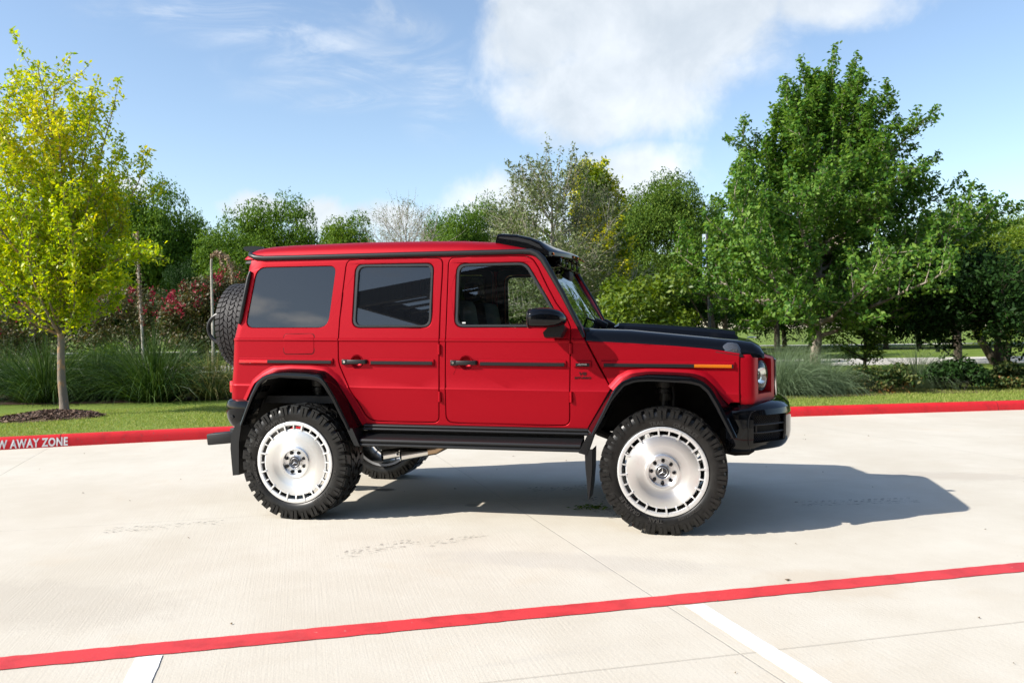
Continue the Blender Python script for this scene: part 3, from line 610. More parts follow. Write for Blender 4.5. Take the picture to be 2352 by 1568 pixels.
    mb = MB(); mb.grid([[(2.318+dx+bx, y, zz) for y in (-1.03, -.80)] for dx, bx, zz in ((0, 0, .60), (.006, 0, .45), (.018, 0, .32), (.024, 0, .22))]); mb.grid([[(2.318+dx+bx, y, zz) for y in (-1.03, -.80)] for dx, bx, zz in ((0, .058, .60), (.006, .048, .45), (.018, .024, .32), (.024, .003, .22))])
    mb.grid([[(2.318+dx, -1.03, zz), (2.318+dx+bx, -1.03, zz)] for dx, bx, zz in ((0, .058, .60), (.006, .048, .45), (.018, .024, .32), (.024, .003, .22))]); done(mb, 'mud_flap', M_TRIM, CAR)
    # door mirror: shell, glass rim and foot
    secs = []
    for x, yc, zc_, hy, hz in ((1.922, -1.080, 1.566, .104, .058), (1.932, -1.082, 1.567, .118, .068), (1.965, -1.082, 1.571, .124, .074), (2.02, -1.078, 1.573, .122, .0765), (2.07, -1.068, 1.572, .115, .075), (2.115, -1.056, 1.569, .102, .069), (2.150, -1.044, 1.566, .086, .058), (2.175, -1.034, 1.562, .064, .042), (2.190, -1.028, 1.558, .036, .022), (2.194, -1.026, 1.557, .006, .004)):
        r = []
        for k in range(28):
            a = 2*PI*k/28; c_, s_ = math.cos(a), math.sin(a); r.append((x, yc+hy*math.copysign(abs(c_)**.62, c_), zc_+hz*math.copysign(abs(s_)**.72, s_)))
        secs.append(r)
    mb = MB(); mb.grid(secs, loop=True); mirror = done(mb, 'door_mirror', M_BLK, CAR, angle=60)
    mb = MB(); r0 = secs[0]; c = (1.918, -1.080, 1.566); mb.add([tuple(p) for p in r0]+[c], [(k, (k+1) % 28, 28) for k in range(28)]); done(mb, 'mirror_glass', M_CHROME, mirror)
    mb = MB(); mb.tube([(1.934, p[1]*1.0+(p[1]+1.082)*.015, p[2]+(p[2]-1.567)*.015) for p in secs[1]]+[(1.934, secs[1][0][1], secs[1][0][2])], .004, 6); done(mb, 'mirror_rim', M_TRIM, mirror)
    mb = MB(); mb.grid([[(2.03, -1.06, 1.43), (2.02, -1.06, 1.465), (2.07, -1.06, 1.515), (2.17, -1.05, 1.545), (2.182, -1.04, 1.50), (2.150, -1.05, 1.428)], [(2.035, -.99, 1.419), (2.022, -.99, 1.465), (2.07, -.99, 1.500), (2.17, -.99, 1.52), (2.178, -.99, 1.49), (2.152, -.99, 1.419)], [(2.05, -.93, 1.422), (2.03, -.93, 1.46), (2.07, -.93, 1.49), (2.17, -.93, 1.51), (2.178, -.93, 1.49), (2.15, -.93, 1.425)], [(2.06, -.865, 1.43), (2.04, -.865, 1.46), (2.07, -.865, 1.485), (2.17, -.865, 1.50), (2.175, -.865, 1.485), (2.145, -.865, 1.43)]], loop=True); mb.F.append((0, 1, 2, 3, 4, 5)); mb.fm.append(0); done(mb, 'mirror_foot', M_TRIM, mirror, angle=50)
    # turn signal on top of the fender
    secs = []
    for x, w_, h0, h1 in ((3.272, .012, 0, .004), (3.30, .030, 0, .018), (3.352, .040, 0, .062), (3.385, .042, 0, .068), (3.420, .040, 0, .066), (3.440, .036, 0, .046), (3.458, .030, 0, .010)):
        zb = 1.338-.165*(x-3.20); yc = -.832; secs.append([(x, yc-w_, zb-.016), (x, yc-w_*.9, zb+h1*.25), (x, yc-w_*.55, zb+h1*.86), (x, yc-w_*.2, zb+h1), (x, yc+w_*.3, zb+h1), (x, yc+w_*.8, zb+h1*.7), (x, yc+w_, zb-.016)])
    mb = MB(); mb.grid(secs); ind = done(mb, 'turn_signal', M_IND, CAR, angle=50)
    mb = MB(); mb.box(3.26, 3.465, -.880, -.79, 1.283, 1.303, .008, rot=(0, .165, 0)); done(mb, 'signal_base', M_TRIM, ind)
    mb = MB()
    for k in range(4): mb.box(3.382+k*.011, 3.387+k*.011, -.871, -.866, 1.312, 1.327)
    done(mb, 'signal_diode', M_SILVER, ind, smooth=False)
# ---- roof, hood, ends of the body
def zsill(x): return 2.104-.0068*(x+.4)
secs = []
xs = [-.585, -.575, -.55, -.50, -.40, -.2, .1, .4, .7, 1.0, 1.3, 1.6, 1.85, 1.955]
for x in xs:
    e = float(np.interp(x, [-.585, -.575, -.55, -.5, -.4, -.2], [.0, .35, .62, .83, .95, 1.0])); zc = float(np.interp(x, [-.6, .4, .9, 1.4, 1.7, 1.96], [2.240, 2.247, 2.240, 2.222, 2.19, 2.085])); z0 = zsill(x); h = zc-z0
    half = [(.80, -.01), (.797, .10), (.785, .36), (.760, .58), (.720, .74), (.650, .86), (.55, .925), (.40, .965), (.2, .992), (0, 1.0)]
    r = [(x, -y, z0+h*k*e) for y, k in half]; r += [(x, -p[1], p[2]) for p in reversed(r[:-1])]; secs.append(r)
mb = MB(); mb.grid(secs); n = len(secs[0]); roof = mb.build('roof', M_RED, CAR, angle=45)
mb = MB(); mb.grid([[(x, y, z-.035) for x, y, z in r] for r in secs[1:]]); mb.build('headliner', M_INT, CAR)
# rear face of the body
mb = MB(); rows = []
for z, x in zip(XE_Z[1:-1], XE_X[1:-1]):
    y = abs(Yb(x, z))-.068; rows.append([(x, -y, z), (x-.012, -y*.6, z), (x-.016, 0, z), (x-.012, y*.6, z), (x, y, z)])
mb.grid(rows); mb.build('tailgate', M_RED, CAR)
mb = MB(); mb.grid([[(-.50-.10*(1-abs(y)/.62), y, 2.205), (-.52, y, 2.226), (-.60, y, 2.236), (-.690-.07*(1-(y/.62)**2), y, 2.232), (-.702-.07*(1-(y/.62)**2), y, 2.218), (-.68-.07*(1-(y/.62)**2), y, 2.196), (-.60, y, 2.185)] for y in (-.62, -.60, -.4, 0, .4, .60, .62)]); mb.F += [(0, 1, 2, 3, 4, 5, 6), (48, 47, 46, 45, 44, 43, 42)]; mb.fm += [0, 0]; mb.build('rear_spoiler', M_BLK, CAR, fix=True)
for s in (-1, 1):
    mb = MB(); mb.box(-.735, -.69, min(s*.70, s*.815), max(s*.70, s*.815), .985, 1.085, .012); mb.build('tail_light', M_REDLENS, CAR)
# hood
HX = [2.312, 2.45, 2.643, 2.80, 2.976, 3.14, 3.301, 3.42, 3.53, 3.585, 3.61, 3.615]
ft = lambda x: float(np.interp(x, [2.315, 2.657, 2.982, 3.221, 3.32, 3.44, 3.56, 3.62], [1.404, 1.384, 1.361, 1.339, 1.324, 1.305, 1.292, 1.285]))
tp = lambda x: float(np.interp(x, [2.31, 2.643, 2.976, 3.301, 3.541, 3.60], [1.492, 1.478, 1.443, 1.408, 1.385, 1.365]))
secs = []
for x in HX:
    f_ = float(np.interp(x, [2.3, 3.50, 3.56, 3.595, 3.612, 3.616], [1, 1, .92, .70, .32, .0])); z0 = ft(x)+.002; h = (tp(x)-z0)*f_; nose = float(np.interp(x, [3.4, 3.56, 3.616], [0, .012, .07]))
    half = [(.868-nose, -.030), (.866-nose, .0), (.858-nose, .18), (.835-nose, .50), (.795-nose, .80), (.75-nose, .95), (.69, 1.0), (.60, 1.03), (.3, 1.10), (0, 1.12)]
    half = [(y, (k*h if k > 0 else k)) for y, k in half]
    r = [(x, -y, z0+k) for y, k in half]; r += [(x, -p[1], p[2]) for p in reversed(r[:-1])]; secs.append(r)
mb = MB(); mb.grid(secs); hood = mb.build('hood', M_HOOD, CAR, angle=35)
sx = [(2.456, .0), (2.527, .050), (2.80, .056), (3.136, .062), (3.30, .064), (3.419, .060), (3.444, .012), (3.50, .0)]
secs = []
for x, h in sx:
    zb = tp(x)-.012; w_ = float(np.interp(x, [2.45, 2.53, 3.2, 3.42, 3.5], [.50, .54, .50, .44, .42])); secs.append([(x, -w_-.03, zb), (x, -w_, zb+.012+h*.55), (x, -w_+.045, zb+.012+h), (x, 0, zb+.016+h*1.06), (x, w_-.045, zb+.012+h), (x, w_, zb+.012+h*.55), (x, w_+.03, zb)])
mb = MB(); mb.grid(secs); mb.build('hood_scoop', M_HOOD, hood, angle=20)
mb = MB(); mb.tube([(3.553, 0, 1.395), (3.557, 0, 1.46)], .004, 6)
mb = MB(); mb.lathe([(0, -.006), (.035, -.006), (.038, 0), (.03, .004), (0, .004)], 20, (3.56, 0, 1.405), 'Z'); mb.build('hood_badge', M_SILVER, hood)
# cowl and wipers
mb = MB(); mb.box(2.20, 2.335, -.80, .80, 1.40, 1.492, .01); mb.build('cowl', M_TRIM, CAR)
for y0 in (-.42, .10):
    mb = MB(); mb.tube([(2.335, y0, 1.492), (2.345, y0, 1.535), (2.33, y0+.02, 1.56)], [.028, .024, .012], 8); mb.tube([(2.345, y0, 1.54), (2.25, y0+.10, 1.575), (2.215, y0+.42, 1.60)], [.011, .008, .006], 6); mb.box(2.205, 2.225, y0-.10, y0+.55, 1.575, 1.60, .004); mb.box(2.325, 2.425, y0-.03, y0+.03, 1.500, 1.556, .012, rot=(0, .5, 0)); mb.build('wiper', M_TRIM, CAR)
# windshield
rows = []
for i in range(9):
    y = -.76+1.52*i/8; b = .020*(1-(y/.76)**2); rows.append([(1.958+.572*(2.045-z)+b+.004*math.sin((2.045-z)/.545*PI), y, z) for z in (2.05, 1.9, 1.75, 1.6, 1.50)])
mb = MB(); mb.grid(rows); wsh = mb.build('windshield', M_WIND, CAR)
mb = MB()
for s in (-1, 1): mb.grid([[(1.958+.572*(2.045-z)+.002, s*.764, z), (1.958+.572*(2.045-z)+.007, s*.732, z)] for z in (2.05, 1.5)])
for z0, z1 in ((2.05, 1.985), (1.53, 1.49)): mb.grid([[(r[0][0]+.572*(2.05-z)-.003, r[0][1], z) for z in (z0, z1)] for r in rows])
mb.build('windshield_border', M_SEAL, wsh)
mb = MB(); mb.box(1.98, 2.07, -.09, .09, 1.90, 1.985, .02); mb.build('rear_view_mirror', M_INT, wsh)
# roof light visor
def vis(y):
    s = abs(y)/.70; xf = 2.150-.135*max(0, (s-.25)/.75)**1.7; d = float(np.interp(s, [0, .80, .90, 1.0], [-.012, -.004, .010, .0]))
    k = xf-2.017; return [(1.575, 2.085), (1.578, 2.20), (1.590, 2.247), (1.62, 2.251+d), (1.743, 2.238+d), (1.847, 2.212+d), (1.930+k*.5, 2.176+d), (1.985+k, 2.122+d*.6), (xf-.006, 2.103), (xf, 2.094), (xf, 2.068), (xf-.02, 2.060), (xf-.09, 2.070), (1.93, 2.075), (1.80, 2.085)]
ys = [-.715, -.70, -.66, -.60, -.55, -.45, -.3, -.15, 0, .15, .3, .45, .55, .60, .66, .70, .715]
mb = MB(); secs = []
for i, y in enumerate(ys):
    P = vis(y)
    if i in (0, len(ys)-1): P = [(1.60+(x-1.60)*.995 if x > 1.6 else x, 2.085+(z-2.085)*.90) for x, z in P]
    secs.append([(x, y, z) for x, z in P])
n = len(secs[0]); mb.grid(secs, loop=True); mb.F += [tuple(range(n)), tuple(range(len(ys)*n-1, (len(ys)-1)*n-1, -1))]; mb.fm += [0, 0]; visor = mb.build('roof_visor', M_BLK, CAR, angle=30, fix=True)
mb = MB(); mb.prism([(1.60, 2.215), (1.61, 2.225), (1.76, 2.212), (1.86, 2.185), (1.93, 2.150), (1.96, 2.115), (1.93, 2.125), (1.84, 2.165), (1.74, 2.19)], lambda x, z: (x, -.7165, z), lambda x, z: (x, -.70, z)); mb.build('visor_groove', M_TRIM, visor)
for y in (-.655, -.30, -.15, 0, .15):
    xf = max(p[0] for p in vis(y)); mb = MB(); mb.box(xf-.004, xf+.007, y-.022, y+.022, 2.072, 2.090, .004); mb.build('marker_light', M_AMBER, visor)
for y in (-.42, -.14, .14, .42):
    mb = MB(); mb.box(1.965, 2.065, y-.10, y+.10, 1.990, 2.068, .010); lb = mb.build('driving_light', M_BLK, visor)
    mb = MB(); mb.box(2.064, 2.070, y-.09, y+.09, 2.000, 2.058, .004); mb.build('lamp_lens', M_LENS, lb)
# nose: corner blocks with the lamp pockets, grille
for s in (-1, 1):
    path = [(3.442, -.874), (3.485, -.873), (3.515, -.868), (3.534, -.857), (3.546, -.842)]; e0, e1 = Vector((3.546, -.842)), Vector((3.694, -.44))
    ux = (e1-e0).normalized(); face = [e0+(e1-e0)*t for t in np.linspace(0, 1, 13)[1:]]
    P = path + [tuple(p) for p in face] + [(3.708, -.39)]
    zs = [.917, .925, .955, .992, 1.02, 1.07, 1.131, 1.19, 1.235, 1.262, 1.280, 1.292]
    inset = [.030, .012, .0, 0, 0, 0, 0, 0, 0, .002, .010, .030]
    topz = lambda x: float(np.interp(x, [3.44, 3.56, 3.62, 3.70], [1.297, 1.302, 1.294, 1.265]))
    mb = MB(); rows = []
    for z, ins in zip(zs, inset):
        r = []
        for i, (x, y) in enumerate(P):
            k = (z-.917)/(1.292-.917); zt = .917+(topz(x)-.917)*k; r.append((x-ins*.7*(i > 2), y+ins*(i < 7), zt))
        rows.append(r)
    n = len(P); V = [p for r in rows for p in r]; i0, i1, j0, j1 = 6, 15, 3, 9
    F = [(j*n+i, j*n+i+1, (j+1)*n+i+1, (j+1)*n+i) for j in range(len(zs)-1) for i in range(n-1) if not (i0 <= i < i1 and j0 <= j < j1)]
    mb.add(V, F)
    # pocket walls and floor
    rim = [(j0, i) for i in range(i0, i1)] + [(j, i1) for j in range(j0, j1)] + [(j1, i) for i in range(i1, i0, -1)] + [(j, i0) for j in range(j1, j0, -1)]
    nin = Vector((-ux.y, ux.x)); nin = nin if nin.x < 0 else -nin
    R0 = [Vector(rows[j][i]) for j, i in rim]; cen = sum(R0, Vector())/len(R0)
    R1 = [p+Vector((nin.x, nin.y, 0))*.010+(cen-p)*.03 for p in R0]; R2 = [p+Vector((nin.x, nin.y, 0))*.10+(cen-p)*.10 for p in R0]
    b = len(mb.V); mb.grid([[tuple(p) for p in R] for R in (R0, R1, R2)], loop=True); m_ = len(R0); mb.F.append(tuple(b+2*m_+k for k in range(m_))); mb.fm.append(0)
    mb.grid([[(x-.0, y, z) for (x, y, z) in rows[-1]], [(x-.14, min(y+.02, -.3), z+.006) for (x, y, z) in rows[-1]]])
    if s > 0: mb.mirror_y()
    corner = mb.build('front_corner', M_RED, CAR, fix=True, angle=32)
    c0 = e0+ux*.138+nin*.004; nout = -nin; ang = math.atan2(nout.y, nout.x)-math.radians(7)
    def disc(name, prof, m, par, n=40):
        mb = MB(); mb.lathe(prof, n, (0, 0, 0), 'X'); ca, sa = math.cos(ang), math.sin(ang)
        mb.V = [(c0.x+x*ca-y*sa, c0.y+x*sa+y*ca, 1.128+z) for x, y, z in mb.V]
        if s > 0: mb.mirror_y()
        return mb.build(name, m, par, fix=True)
    hl = disc('headlight', [(.112, -.05), (.113, .004), (.108, .010), (.103, .006), (.102, -.03)], M_TRIM, CAR)
    disc('lens', [(.104, .004), (.095, .012), (.07, .020), (.04, .025), (0, .027)], M_LENS, hl)
    disc('reflector', [(.102, -.002), (.085, -.012), (.05, -.03), (.035, -.03), (.032, -.012), (0, -.010)], M_CHROME, hl)
    mb = MB(); q = e0+ux*.318-nout*.055; mb.lathe([(0, -.004), (.011, -.004), (.013, 0)], 14, (q.x, q.y-.030, 1.145))
    if s > 0: mb.mirror_y()
    mb.build('washer_nozzle', M_BLK, corner)
mb = MB(); mb.box(3.64, 3.712, -.40, .40, .93, 1.262, .02); gr_ = mb.build('grille', M_BLK, CAR)
for k in range(14):
    y = -.37+.74*k/13; mb = MB(); mb.box(3.712, 3.725, y-.010, y+.010, .955, 1.24, .004); mb.build('grille_bar', M_CHROME, gr_)
mb = MB(); mb.box(3.36, 3.46, -.84, .84, .93, 1.27); mb.box(2.36, 3.5, -.40, .40, .80, 1.34); mb.box(-.66, 3.3, -.41, .41, .66, .98); mb.box(.56, 2.27, -.85, .85, .70, .80); mb.box(-.66, -.50, -.84, .84, .80, 1.0)
mb.build('underbody', M_DARK, CAR, smooth=False)
# ---- bumpers
fb = [(3.335, -.905), (3.40, -.925), (3.47, -.928), (3.53, -.915), (3.60, -.872), (3.66, -.815), (3.72, -.745), (3.772, -.665), (3.805, -.575), (3.825, -.45), (3.84, -.2), (3.845, 0)]
fb = fb+[(x, -y) for x, y in reversed(fb[:-1])]
zz = [(.592, .055), (.615, .030), (.655, .008), (.70, 0), (.76, 0), (.815, 0), (.850, .0), (.880, .010), (.898, .030), (.918, .060), (.932, .12)]
rows = []
n = len(fb); hb = n//2
for j, (z, ins) in enumerate(zz):
    r = []
    for i, (x, y) in enumerate(fb):
        t = Vector(fb[min(i+1, n-1)])-Vector(fb[max(i-1, 0)]); t.normalize(); nn = Vector((t.y, -t.x)) if True else None
        if nn.dot(Vector((x-3.2, y))) < 0: nn = -nn
        k = abs(i-hb)/hb; drop = .02*max(0, k-.55)/.45 if j < 4 else 0; lift = .020*(1-k) if j > 6 else 0
        r.append((x-nn.x*ins, y-nn.y*ins, z-drop*.9+lift))
    rows.append(r)
def hole(i, j): return 3 <= min(i, n-2-i) <= 6 and 2 <= j < 6
mb = MB(); V = [p for r in rows for p in r]; F = [(j*n+i, j*n+i+1, (j+1)*n+i+1, (j+1)*n+i) for j in range(len(zz)-1) for i in range(n-1) if not hole(i, j)]
mb.add(V, F)
for sd_ in (0, 1):
    ii = [3, 4, 5, 6, 7] if not sd_ else [n-1-k for k in (3, 4, 5, 6, 7)]
    rim = [(2, i) for i in ii] + [(j, ii[-1]) for j in (3, 4, 5)] + [(6, i) for i in reversed(ii)] + [(j, ii[0]) for j in (5, 4, 3)]
    R0 = [Vector(rows[j][i]) for j, i in rim]; c = sum(R0, Vector())/len(R0); inn = Vector((-.72, .69*(1 if not sd_ else -1), 0)); R1 = [p+(c-p)*.06+inn*.012 for p in R0]; R2 = [p+(c-p)*.10+inn*.06 for p in R0]
    mb.grid([[tuple(p) for p in R] for R in (R0, R1, R2)], loop=True)
mb.grid([rows[-1], [(x-.16 if x > 3.5 else x, y*.88, z+.004) for x, y, z in rows[-1]]])
bump = mb.build('front_bumper', M_BLK, CAR, fix=True, angle=28)
for sd_ in (0, 1):
    ii = [3, 4, 5, 6, 7] if not sd_ else [n-1-k for k in (3, 4, 5, 6, 7)]; inn = Vector((-.72, .69*(1 if not sd_ else -1), 0))
    def bp_(t, z, d):
        Q = resample([fb[i] for i in ii], 30); k = t*(len(Q)-1); a = int(min(k, len(Q)-2)); q = Q[a]+(Q[a+1]-Q[a])*(k-a); return (q[0]+inn.x*d, q[1]+inn.y*d, z)
    mb = MB(); mb.grid([[bp_(t, z, .055) for t in np.linspace(0, 1, 8)] for z in (.645, .86)]); vent = mb.build('bumper_vent', M_DARK, bump)
    for z0, z1 in ((.655, .718), (.782, .845)):
        mb = MB()
        for k in range(-4, 22):
            for dirn in (1, -1):
                a = k/18.; bq = a+dirn*.16
                pts = [(a+(bq-a)*u, z0+(z1-z0)*u) for u in (0, .5, 1)]
                if all(0 <= p[0] <= 1 for p in pts): mb.tube([bp_(p[0], p[1], .040) for p in pts], .0025, 4)
        mb.build('vent_mesh', M_TRIM, vent)
    mb = MB()
    for z in (.722, .779): mb.tube([bp_(t, z, .018) for t in np.linspace(0.02, .98, 8)], .006, 6)
    mb.tube([bp_(.10, z, .022) for z in (.724, .777)], .012, 6); mb.build('vent_slat', M_TRIM, vent)
    mb = MB(); ys_ = -1 if not sd_ else 1
    mb.lathe([(0, -.004*1), (.014, -.004), (.017, 0.0)], 16, (3.462, .9295*ys_*1.0 if ys_ < 0 else .9295, .768)); mb.build('parking_sensor', M_TRIM, bump)
    # panel joint
    mb = MB(); seam = [(3.505, -.9245, .60), (3.492, -.9283, .66), (3.492, -.9287, .76), (3.498, -.928, .83), (3.515, -.921, .872), (3.545, -.902, .885)]
    mb.tube([(x, y*(1 if not sd_ else -1), z) for x, y, z in seam], .0022, 5); mb.build('panel_joint', M_TRIM, bump)
mb = MB(); mb.grid([[(x, y, z) for x, y, z in ((3.30, -.80, .64), (3.36, -.82, .595), (3.44, -.83, .582), (3.54, -.80, .575), (3.50, -.78, .545), (3.40, -.76, .535), (3.25, -.72, .56))], [(x, 0.8, z) for x, z in ((3.30, .64), (3.36, .595), (3.44, .582), (3.54, .575), (3.50, .545), (3.40, .535), (3.25, .56))]]); mb.F += [(0, 1, 2, 3, 4, 5, 6), (13, 12, 11, 10, 9, 8, 7)]; mb.fm += [0, 0]; mb.build('skid_plate', M_DARK, CAR, fix=True, smooth=False)
rb = [(-.50, -.93), (-.58, -.94), (-.66, -.93), (-.72, -.89), (-.765, -.80), (-.785, -.6), (-.79, 0)]; rb = rb+[(x, -y) for x, y in reversed(rb[:-1])]
rows = []
for z, ins in ((.672, .12), (.69, .07), (.72, .035), (.775, .010), (.84, 0), (.895, .002), (.922, .012), (.934, .035), (.936, .07)):
    r = []
    for i, (x, y) in enumerate(rb):
        t = Vector(rb[min(i+1, len(rb)-1)])-Vector(rb[max(i-1, 0)]); t.normalize(); nn = Vector((t.y, -t.x))
        if nn.dot(Vector((x+.2, y))) < 0: nn = -nn
        r.append((x-nn.x*ins, y-nn.y*ins, z))
    rows.append(r)
mb = MB(); mb.grid(rows); rbm = mb.build('rear_bumper', M_BLK, CAR, angle=40)
mb = MB(); mb.lathe([(0, -.003), (.013, -.003), (.016, 0)], 14, (-.642, -.9345, .79)); mb.build('parking_sensor', M_TRIM, rbm)
mb = MB(); mb.box(-1.385, -1.10, -.16, -.02, .452, .558, .012, rot=(0, -.10, 0)); mb.box(-1.16, -.6, -.13, -.05, .50, .60, .008); mb.tube([(-.72, -.25, .70), (-.76, -.28, .62), (-.74, -.2, .58)], .045, 10); mb.build('tow_hitch', M_TRIM, CAR)
# ---- wheels
def block(mb, a0, a1, y0, y1, r0, r1, sk=0.0, tp_=.10, ns=2):
    """tread block between angles a0..a1 and widths y0..y1; sk shears it round the tyre"""
    V = []
    for r, s in ((r0, 1.0), (r1, 1.0-tp_)):
        for y in (y0, y1):
            yy = (y0+y1)/2+(y-(y0+y1)/2)*s
            for k in range(ns+1):
                a = (a0+a1)/2+((a0+(a1-a0)*k/ns)-(a0+a1)/2)*s+sk*(yy-y0)/(y1-y0); V.append((r*math.sin(a), yy, r*math.cos(a)))
    n = ns+1; F = []
    for k in range(ns): F += [(2*n+k, 2*n+k+1, 3*n+k+1, 3*n+k), (k, k+1, 2*n+k+1, 2*n+k), (n+k, 3*n+k, 3*n+k+1, n+k+1)]
    F += [(0, 2*n, 3*n, n), (ns, n+ns, 3*n+ns, 2*n+ns)]; mb.add(V, F)
RT, HW = .4575, .160
def tyre_mesh(mud=True, R=RT, hw=HW, ri=.322):
    mb = MB(); k = R/.4575; d = .0155 if mud else .010; q = hw/.160; rb_ = R-d
    half = [(ri-.004, -.128*q), (ri, -.142*q), (ri+.012, -.152*q), (ri+.030, -.159*q), (ri+.058, -.1635*q), (R-.062, -.1625*q), (R-.040, -.157*q), (R-.026, -.147*q), (rb_-.004, -.130*q), (rb_, -.09*q), (rb_+.001, 0)]
    mb.lathe(half+[(r, -y) for r, y in reversed(half[:-1])], 96)
    rg = random.Random(4); n = 30 if mud else 46
    for i in range(n):
        a = 2*PI*i/n; st = 2*PI/n
        for s in (-1, 1):
            o = 0 if s < 0 else st*.5; lng = i % 2 == 0; y0 = -.1615*q if lng else -.156*q
            if mud:
                w0 = st*.80 if lng else st*.74
                def bl(a0, a1, ya, yb, r0, r1, sk=0., tp_=.1):
                    if s < 0: block(mb, a0, a1, ya, yb, r0, r1, sk, tp_)
                    else: block(mb, a0, a1, -yb, -ya, r0, r1, -sk, tp_)
                b = a+o
                bl(b-w0/2, b+w0/2, y0, -.088, rb_-.028, R-.0015, st*.22)
                bl(b-w0*.42, b-w0*.06, y0-.0095, y0+.03, R-.080 if lng else R-.068, R-.012, 0, .05); bl(b+w0*.08, b+w0*.42, y0-.0095, y0+.03, R-.074 if lng else R-.060, R-.012, 0, .05)
                bl(b+st*.10, b+st*.62, -.080, -.044, rb_-.004, R, st*.30*(1 if lng else -1)); bl(b+st*.62, b+st*1.04, -.074, -.018, rb_-.004, R, st*.25*(-1 if lng else 1))
                bl(b-st*.2, b+st*.34, -.036, .0, rb_-.004, R, st*.3)
            else:
                b = a+o; w0 = st*.80
                def bl(a0, a1, ya, yb, r0, r1, sk=0.): block(mb, a0, a1, ya if s < 0 else -yb, yb if s < 0 else -ya, r0, r1, sk*-s, .06)
                bl(b-w0/2, b+w0/2, -.160*q, -.106*q, rb_-.02, R-.001, st*.2); bl(b-w0*.5, b+w0*.42, -.098*q, -.058*q, rb_-.004, R, st*.5); bl(b-w0*.5, b+w0*.46, -.050*q, -.006*q, rb_-.004, R, -st*.5)
    return mb
def arc_text(txt, size, rad, a_mid, flip=False, y=-.1645, bold=.0):
    V, F = text_mesh(txt, size, bold=bold, spacing=1.05); out = []
    for x, z, _ in V:
        if not flip: a = a_mid + x/rad; r = rad+z
        else: a = a_mid - x/rad; r = rad-z
        out.append((r*math.sin(a), y, r*math.cos(a)))
    return out, F
tm = tyre_mesh(); ME_TYRE = meshdata('tyre', tm.V, tm.F, M_TYRE, angle=28)
ME_TXT = [meshdata('lettering', *arc_text(a, b, .352, cc, flip=f, bold=.0010), M_TYRETXT, smooth=False) for a, b, cc, f in (('TRAIL', .040, -.10, False), ('GRAPPLER', .040, .50, False), ('35x12.50R22LT', .030, 2.55, True), ('TRAIL', .040, -2.98, False), ('GRAPPLER', .040, -2.38, False))]
# rim: outer ring, machined disc, barrel
mb = MB()
mb.mi = 1; mb.lathe([(.300, .150), (.322, .158), (.322, .140), (.306, .10), (.296, -.06), (.296, -.120), (.2965, -.138)], 96); mb.mi = 0
mb.lathe([(.2965, -.130), (.2925, -.138), (.2930, -.148), (.298, -.1545), (.316, -.158), (.3245, -.155), (.3255, -.146), (.320, -.135)], 96)
mb.lathe([(.266, -.118), (.2675, -.142), (.2645, -.1465), (.256, -.1475)], 96)
for k in range(24):
    a = 2*PI*k/24-.09; ca, sa = math.cos(a), math.sin(a); lng = k % 2 == 0; hwid = .0062 if lng else .0052; r0, r1 = (.250, .3225) if lng else (.258, .3035); yf = -.1585 if lng else -.1500
    V = []
    for r, y in ((r0, -.1445), (r0+.008, yf), (r1-.006, yf-.0015), (r1, -.150), (r1-.01, -.125), (r0+.01, -.118)):
        for s in (-1, 1):
            x, z = s*hwid, r; V.append((x*ca+z*sa, y, -x*sa+z*ca))
    F = [(2*i, 2*i+1, (2*i+3) % 12, (2*i+2) % 12) for i in range(6)] + [tuple(range(0, 12, 2)), tuple(range(11, 0, -2))]; mb.add(V, F)
ME_RIM = meshdata('wheel', mb.V, mb.F, [M_ALU2, mat('wheel_barrel_metal', (.22, .22, .225), .45, metal=.8)], angle=35, fm=mb.fm)
mb = MB(); mb.lathe([(.2575, -.1470), (.245, -.1495), (.192, -.1525), (.188, -.1512), (.150, -.1470), (.128, -.1450), (.1245, -.1465), (.1235, -.1530), (.119, -.1565), (.103, -.1565), (.099, -.1540), (.0965, -.1360), (.0940, -.1330), (.055, -.1330), (.052, -.1350)], 96); ME_DISC = meshdata('wheel_disc', mb.V, mb.F, M_ALU, angle=30)
mb = MB(); mb.lathe([(.052, -.130), (.052, -.1500), (.0485, -.1535), (.0465, -.1515), (.0455, -.1505)], 40); mb.mi = 1; mb.lathe([(.0456, -.1504), (.02, -.1512), (0, -.1514)], 40); mb.mi = 0
for k in range(3):
    a = 2*PI*k/3; V = []
    for r, t in ((.031, 0), (.0050, 1.05), (.0, 0), (.0050, -1.05)): V.append((r*math.sin(a+t), -.1522 if r > .001 else -.1545, r*math.cos(a+t)))
    mb.add(V, [(0, 1, 2), (0, 2, 3)])
mb.lathe([(.0315, -.1514), (.0335, -.1530), (.0355, -.1514)], 40)
ME_CAP = meshdata('hub_cap', mb.V, mb.F, [M_SILVER, mat('hub_cap_black', (.02, .02, .022), .3)], fm=mb.fm, angle=30)
mb = MB(); mb.lathe([(.0138, -.130), (.0138, -.1450), (.011, -.1500), (0, -.1510)], 14, (0, 0, .0800)); ME_NUT = meshdata('lug_nut', mb.V, mb.F, M_BLK, angle=40)
mb = MB(); mb.lathe([(.0, -.06), (.20, -.06), (.205, -.055), (.205, -.03), (.16, -.03), (.15, .06), (0.10, .09), (.10, .16)], 48); mb.box(-.06, .06, -.05, .09, -.235, -.10, .01); ME_HUB = meshdata('brake_disc', mb.V, mb.F, M_BRAKE)
